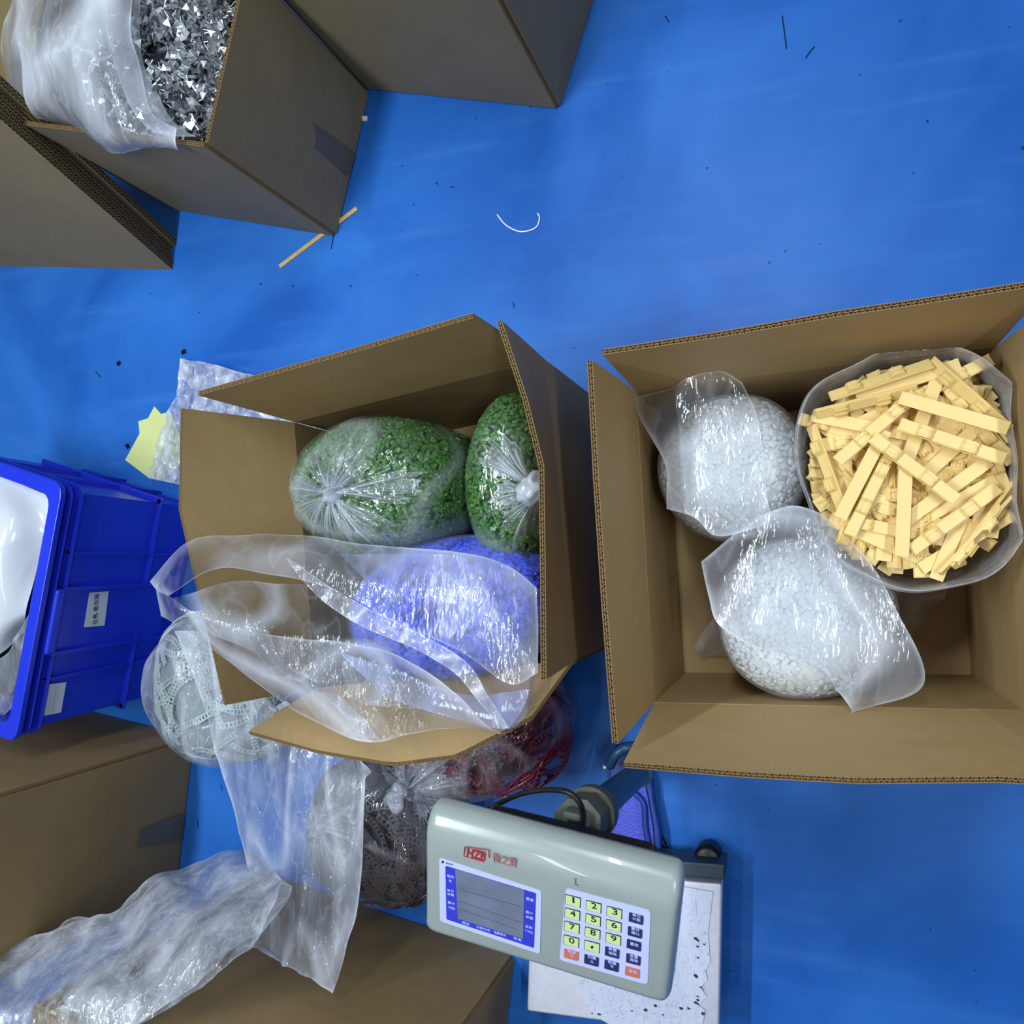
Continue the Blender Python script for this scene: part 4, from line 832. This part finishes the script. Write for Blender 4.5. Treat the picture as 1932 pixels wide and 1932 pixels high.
# head: front plane
TLh, BLh, BRh = W(806, 1588, .70), W(803, 1756, .64), W(1256, 1897, .64)
hx = nrm(BRh-BLh); hn = nrm(np.cross(hx, TLh-BLh)); hn = hn if hn[2] > 0 else -hn; hy = nrm(np.cross(hn, hx))
hl = lambda x, y: PL(x, y, BLh, hn)
TRf = hl(1278, 1712); TLf = hl(806, 1590)
def head():
    TLt = PL(808, 1513, BLh-hn*.022, hn); TRt = PL(1284, 1640, BLh-hn*.022, hn)
    c4 = [BLh, BRh, TRf, TLf]; cen = sum(c4)/4; nz_ = 9; rows = []
    # front outline, then back outline; sides curve between them
    Wd = np.linalg.norm(BRh-BLh); Hh = (TLf-BLh)@hy
    xl = (c4[0]-cen)@hx, (c4[3]-cen)@hx; 
    L0 = rquad(c4, .012, 5)
    thL = (TLt-TLf)@hy; thR = (TRt-TRf)@hy
    def ringat(dn, gx, gy, top):
        out = []
        for p in L0:
            q = p-cen; x = q@hx; y = q@hy; f = max(0., min(1., (y+Hh/2)/Hh)); s = 1+gx
            x2 = x+np.sign(x)*gx; y2 = y+(np.sign(y)*gy if y < 0 else 0)+(top*f**3*(1+(thR/thL-1)*min(1, max(0, x/Wd+.5))) if y > 0 else 0)
            # follow taper: skew to reach TLt/TRt
            out.append(cen+hx*x2+hy*y2-hn*dn)
        return out
    th = (TLt-TLf)@hy
    prof = [(-.0, -.008, -.008, -.010), (.0005, -.003, -.003, .0), (.003, .0, .0, th*.35), (.007, .002, .001, th*.62), (.013, .003, .002, th*.84), (.022, .003, .002, th), (.034, .003, .002, th), (.040, .0, -.002, th-.004), (.042, -.012, -.014, th-.02)]
    V = []; k = len(L0)
    for dn, gx, gy, top in prof: V += ringat(dn, gx, gy, top)
    Fc = [tuple(range(k))]+[(i*k+j, (i+1)*k+j, (i+1)*k+(j+1) % k, i*k+(j+1) % k) for i in range(len(prof)-1) for j in range(k)]+[tuple(range((len(prof)-1)*k, len(prof)*k))[::-1]]
    o = mesh('head_housing', V, Fc, [SM['body']], S_, True)
    # dark back shell
    bq = [cen-hx*Wd*.30-hy*Hh*.4-hn*.042, cen+hx*Wd*.40-hy*Hh*.4-hn*.042, cen+hx*Wd*.40+hy*(Hh*.5+thR-.012)-hn*.042, cen-hx*Wd*.28+hy*(Hh*.5+thL-.020)-hn*.042]
    V, Fc = prism(rquad(bq, .01), -hn, -.003, .022); b = mesh('back_shell', V, Fc, [SM['dark']], S_); bevel(b, .004, 3)
    return cen
hc = head()
def plate(name, px, mat, parent, d0, d1, r=.003):
    P = [hl(*p) for p in px]; V, Fc = prism(rquad(P, r), hn, d0, d1); return mesh(name, V, Fc, [mat], parent)
scr = plate('display', [(829, 1618), (1022, 1681), (1019, 1799), (831, 1737)], SM['lav'], S_, -.001, .0008, .004)
# raised bezel around the display
plate('display_frame', [(841, 1632), (1012, 1684), (1008, 1787), (843, 1733)], SM['blue'], scr, .0008, .0012, .002)
plate('lcd_screen', [(860, 1638), (990, 1678), (988, 1769), (865, 1731)], SM['lcd'], scr, .0012, .0018, .001)
lum = simple('lcd_wear_line', s2l(82, 90, 112), .3, .4)
for (a, b) in (((863, 1674), (985, 1708)), ((866, 1697), (985, 1738)), ((868, 1712), (980, 1752))):
    A, B = hl(*a), hl(*b); V, Fc = prism([A-hy*.0004, B-hy*.0004, B+hy*.0003, A+hy*.0003], hn, .0018, .0021); mesh('wear_line', V, Fc, [lum], scr)
ps = (BLh+hn*.0013, hn)
V, Fc = prism([hl(836+2.2*math.cos(a), 1625+2.2*math.sin(a)) for a in np.linspace(0, 2*PI, 12, endpoint=False)], hn, .0008, .0012)
mesh('indicator_dot', V[::1], Fc, [M['ink']], scr)
text_on('去皮灯', (841, 1629), (856, 1633), BLh+hn*.0009, hn, .0022, SM['nkey'], scr)
for t_, a, b in (('稳定', (844, 1654), (857, 1657)), ('零', (847, 1663), (852, 1665)), ('单价', (844, 1681), (857, 1684)), ('净重', (844, 1688), (857, 1691)), ('累计', (845, 1704), (859, 1708)), ('次数', (846, 1713), (859, 1717)),
                 ('重量', (993, 1697), (1007, 1701)), ('累计', (992, 1722), (1006, 1726)), ('单重', (992, 1731), (1006, 1735)), ('总数', (991, 1749), (1005, 1753)), ('个/PCS', (990, 1757), (1005, 1762)),
                 ('稳定', (872, 1742), (886, 1746)), ('计数方式', (899, 1750), (925, 1758)), ('电量显示', (932, 1760), (955, 1767)), ('去皮', (969, 1771), (984, 1776))):
    text_on(t_, a, b, ps[0], hn, .0042, SM['wht'], scr)
for t_, a, b, m_, sz, sh in (('HZB', (880, 1616), (917, 1625), SM['red'], .0178, .3), ('衡之寶', (930, 1624), (975, 1636), SM['redp'], .014, 0)):
    text_on(t_, a, b, BLh+hn*.0003, hn, sz, m_, S_, shear=sh, ext=.0005)
for pp in (((877, 1598), (875, 1615)), ((877, 1598), (922, 1604)), ((922, 1604), (923, 1618)), ((875, 1615), (914, 1626))):
    A, B = hl(*pp[0]), hl(*pp[1]); V, Fc = tubemesh([A, B], .0006, 6); mesh('logo_outline', V, Fc, [SM['red']], S_)
kp = plate('keypad', [(1068, 1675), (1228, 1718), (1222, 1857), (1056, 1810)], SM['lav'], S_, -.001, .0008, .005)
keys = [['1', '2', '3', '单位\n计数'], ['4', '5', '6', '累计\n确认'], ['7', '8', '9', '置数'], ['0', '•', '单重\n设定', '总重\n清除'], ['去皮\n灯', '扣重\n△', '预置\n▽', '清除']]
cx4 = [[(1082, 1698), (1121, 1709), (1160, 1720), (1201, 1731)], [(1081, 1723), (1120, 1734), (1159, 1745), (1199, 1757)], [(1080, 1748), (1119, 1759), (1158, 1770), (1197, 1781)],
       [(1079, 1774), (1118, 1784), (1156, 1795), (1196, 1808)], [(1079, 1799), (1117, 1810), (1155, 1820), (1194, 1832)]]
for i in range(5):
    for j in range(4):
        t_ = keys[i][j]; x, y = cx4[i][j]; num = len(t_) == 1; m_ = SM['ykey'] if num else (SM['rkey'] if (i, j) in ((4, 0), (4, 3)) else SM['nkey'])
        hw, hh, sk = 13.3, 8.0, 3.6
        qd = lambda g: [(x-hw-g, y-hh-sk-g), (x+hw+g, y-hh+sk-g), (x+hw-.8+g, y+hh+sk+g), (x-hw-.8-g, y+hh-sk+g)]
        kk = plate('key', qd(0), m_, kp, .0008, .0020, .0008)
        if num: plate('key_edge', qd(1.2), SM['edge'], kp, .0008, .0014, .0008)
        pl_ = BLh+hn*.0022
        if t_ == '•':
            V, Fc = prism([hl(x+2.6*math.cos(a), y+2.6*math.sin(a)) for a in np.linspace(0, 2*PI, 12, endpoint=False)], hn, .0020, .0023); o = mesh('lettering', V, Fc, [M['ink']], kk)
        elif num:
            wn = 1.7 if t_ == '1' else 5.0; text_on(t_, (x-wn, y+5.6-.27*wn), (x+wn, y+5.6+.27*wn), pl_, hn, .0115, SM['edge'] if 0 else M['ink'], kk)
        else:
            for q, ln in enumerate(t_.split('\n')):
                two = '\n' in t_; wn = 8 if len(ln) > 1 else 3.5; yy = y+(-1.2+7.4*q if two else 3.4)
                text_on(ln, (x-wn, yy-.27*wn), (x+wn, yy+.27*wn), pl_, hn, .0047, SM['wht'], kk)
text_on('⌊', (1085, 1668), (1091, 1669.5), BLh+hn*.0003, hn, .010, SM['joint'], S_)
# pipe, joint and bracket
def jit_cyl(name, A, B, r, mat, n=24, parent=S_, taper=1.):
    V, Fc = tubemesh([A, A*.98+B*.02, A*.02+B*.98, B], [r, r*1.0, r*taper, r*taper], n); o = mesh(name, V, Fc, [mat], parent, True)
    md = o.modifiers.new('split', 'EDGE_SPLIT'); md.split_angle = .7; return o
pa, pb_ = W(1206, 1458, .07), W(1092, 1552, .60)
jit_cyl('pipe', pa, pb_, .021, SM['pipe'])
pdv = nrm(pb_-pa); j0 = W(1128, 1520, .50)
jit_cyl('joint', pb_-pdv*.07, pb_+pdv*.01, .030, SM['joint'], 8)
jit_cyl('joint_collar', pb_-pdv*.085, pb_-pdv*.055, .034, SM['joint'], 24)
# connector box on the joint
V, Fc = boxVF(W(1060, 1545, .63), W(1095, 1553, .63)-W(1060, 1545, .63), W(1062, 1530, .63)-W(1060, 1545, .63), (0, 0, -.05)); bevel(mesh('socket_box', V, Fc, [SM['joint']], S_), .003)
jit_cyl('pipe_collar', pa-pdv*.03, pa+pdv*.015, .025, SM['pipe'])
# cast base reaching from the platform to the pipe
bpx = [(1165, 1400), (1230, 1400), (1240, 1500), (1252, 1560), (1255, 1640), (1130, 1640), (1135, 1560), (1158, 1520), (1155, 1440)]
V, Fc = prism([W(x, y, .0) for x, y in bpx], np.array([0, 0, 1.]), .01, .035); o = mesh('base_frame', V, Fc, [SM['base']], S_); bevel(o, .006, 3)
bp2 = [(1195, 1480), (1212, 1455), (1222, 1500), (1232, 1560), (1236, 1620), (1145, 1620), (1152, 1570), (1172, 1530)]
V, Fc = prism([W(x, y, .036) for x, y in bp2], np.array([0, 0, 1.]), 0, .004); mesh('base_tray', V, Fc, [SM['rough']], S_)
V, Fc = tubemesh(crom([W(x, y, .042) for x, y in ((1190, 1490), (1214, 1515), (1218, 1560), (1226, 1600), (1232, 1630))], 24), .006, 8); mesh('base_edge', V, Fc, [SM['base']], S_, True)
# small bolt
V, Fc = tubemesh([W(1140, 1447, .08), W(1150, 1444, .08)], [.007, .004], 10); mesh('bolt', V, Fc, [M['metal']], S_)
V, Fc = tubemesh(crom([W(x, y, z) for x, y, z in ((1150, 1445, .08), (1160, 1425, .09), (1178, 1412, .09), (1200, 1408, .08))], 16), .010, 8); mesh('bracket', V, Fc, [SM['pipe']], S_, True)
# platform
zp = .10; pq = [W(1000, 1600, zp), W(1362, 1668, zp), W(1356, 1945, zp), W(994, 1908, zp)]
pq[0] = W(1010, 1560, zp)
pq = [pq[3]+(pq[1]-pq[2])*1.06, pq[1], pq[2]+(pq[2]-pq[1])*.04, pq[3]]
V, Fc = prism(rquad(pq, .006), np.array([0, 0, 1.]), -.028, 0); o = mesh('platform_plate', V, Fc, [SM['steel']], S_); bevel(o, .006, 4)
up = nrm(pq[1]-pq[2]); rt = nrm(pq[1]-pq[0])
V, Fc = prism([pq[0]+up*.004, pq[1]+up*.004+rt*.003, pq[1]+up*.03+rt*.003, pq[0]+up*.03], np.array([0, 0, 1.]), -.07, -.008); bevel(mesh('platform_frame', V, Fc, [SM['side']], S_), .003)
V, Fc = prism([pq[3]+rt*.02+up*.02, pq[2]-rt*.02+up*.02, pq[1]-rt*.02, pq[0]+rt*.02], np.array([0, 0, 1.]), -.085, -.03); mesh('platform_underframe', V, Fc, [SM['side']], S_)
for (x, y) in ((1335, 1622),):
    p = W(x, y, .055); V, Fc = tubemesh([p-np.array([0, 0, .035]), p, p+np.array([0, 0, .004])], [.024, .024, .018], 24); mesh('foot', V, Fc, [M['black']], S_, True)
for c_ in pq:
    p = c_*.86+sum(pq)/4*.14; V, Fc = tubemesh([np.array([p[0], p[1], 0]), np.array([p[0], p[1], .03])], .018, 16); mesh('foot', V, Fc, [M['black']], S_, True)
# torn protective film / white peeling sheet on the plate
def peel():
    out = [(1090, 1845), (1098, 1870), (1104, 1892), (1112, 1908), (1128, 1918), (1150, 1932), (1180, 1944), (1320, 1950), (1327, 1925), (1330, 1905), (1318, 1895), (1334, 1880), (1322, 1862), (1335, 1848), (1331, 1830), (1340, 1815), (1336, 1760), (1341, 1720), (1345, 1682), (1288, 1672), (1200, 1655), (1100, 1650), (1080, 1740)]
    V, Fc = prism([W(x, y, zp+.001) for x, y in out], np.array([0, 0, 1.]), 0, .002)
    m, nt, ou = newmat('peeling_white_coat'); b = N(nt, 'ShaderNodeBsdfPrincipled'); tc = N(nt, 'ShaderNodeTexCoord'); mp = N(nt, 'ShaderNodeMapping'); mp.inputs['Scale'].default_value = (1.6, .8, 1)
    nt.links.new(tc.outputs['Object'], mp.inputs[0]); v = N(nt, 'ShaderNodeTexNoise'); v.inputs['Scale'].default_value = 42; v.inputs['Detail'].default_value = 6; v.inputs['Distortion'].default_value = 1.5; nt.links.new(mp.outputs[0], v.inputs[0])
    a = N(nt, 'ShaderNodeMath', operation='SUBTRACT'); nt.links.new(v.outputs[0], a.inputs[0]); a.inputs[1].default_value = .5; c = N(nt, 'ShaderNodeMath', operation='ABSOLUTE'); nt.links.new(a.outputs[0], c.inputs[0])
    cr = N(nt, 'ShaderNodeValToRGB'); cr.color_ramp.elements[0].color = s2l(96, 112, 134); cr.color_ramp.elements[0].position = 0; cr.color_ramp.elements[1].color = s2l(212, 218, 242); cr.color_ramp.elements[1].position = .008
    nt.links.new(c.outputs[0], cr.inputs[0]); nt.links.new(cr.outputs[0], b.inputs[0]); b.inputs['Roughness'].default_value = .6
    bp = N(nt, 'ShaderNodeBump'); bp.inputs['Strength'].default_value = .5; bp.inputs['Distance'].default_value = .004; nt.links.new(v.outputs[0], bp.inputs['Height']); nt.links.new(bp.outputs[0], b.inputs['Normal']); nt.links.new(b.outputs[0], ou.inputs[0])
    sh = mesh('peeling_coat', V, Fc, [m], S_)
    rr = random.Random(5)
    for i in range(22):
        k = rr.random(); x = 1330-8*rr.random()*3+(rr.random()-.5)*10; y = 1770+150*k
        if i % 3 == 0: x = 1120+190*rr.random(); y = 1895+20*rr.random()
        if i == 0: x, y = 1117, 1912
        p = W(x, y, zp+.0032); n = 6; a0_ = rr.random()*6; rr2 = .002+.003*rr.random()
        poly = [p+np.array([math.cos(a0_+q*2*PI/n), math.sin(a0_+q*2*PI/n)*.6, 0])*rr2*rr.uniform(.5, 1.2) for q in range(n)]
        V2, F2 = prism(poly, np.array([0, 0, 1.]), 0, .0006); mesh('torn_patch', V2, F2, [SM['side']], sh)
peel()
# black cable, from the head back over to the joint; another along the base
V, Fc = tubemesh(crom([W(x, y, z) for x, y, z in ((915, 1530, .62), (950, 1512, .63), (985, 1497, .64), (1030, 1490, .65), (1070, 1494, .66), (1092, 1512, .66), (1100, 1535, .65), (1099, 1560, .63))], 50), .0033, 10)
mesh('cable', V, Fc, [M['black']], S_, True)
V, Fc = tubemesh(crom([W(x, y, .012) for x, y in ((1222, 1440), (1224, 1500), (1238, 1555), (1256, 1600), (1285, 1640))], 40), .006, 8)
mesh('cable', V, Fc, [M['black']], S_, True)
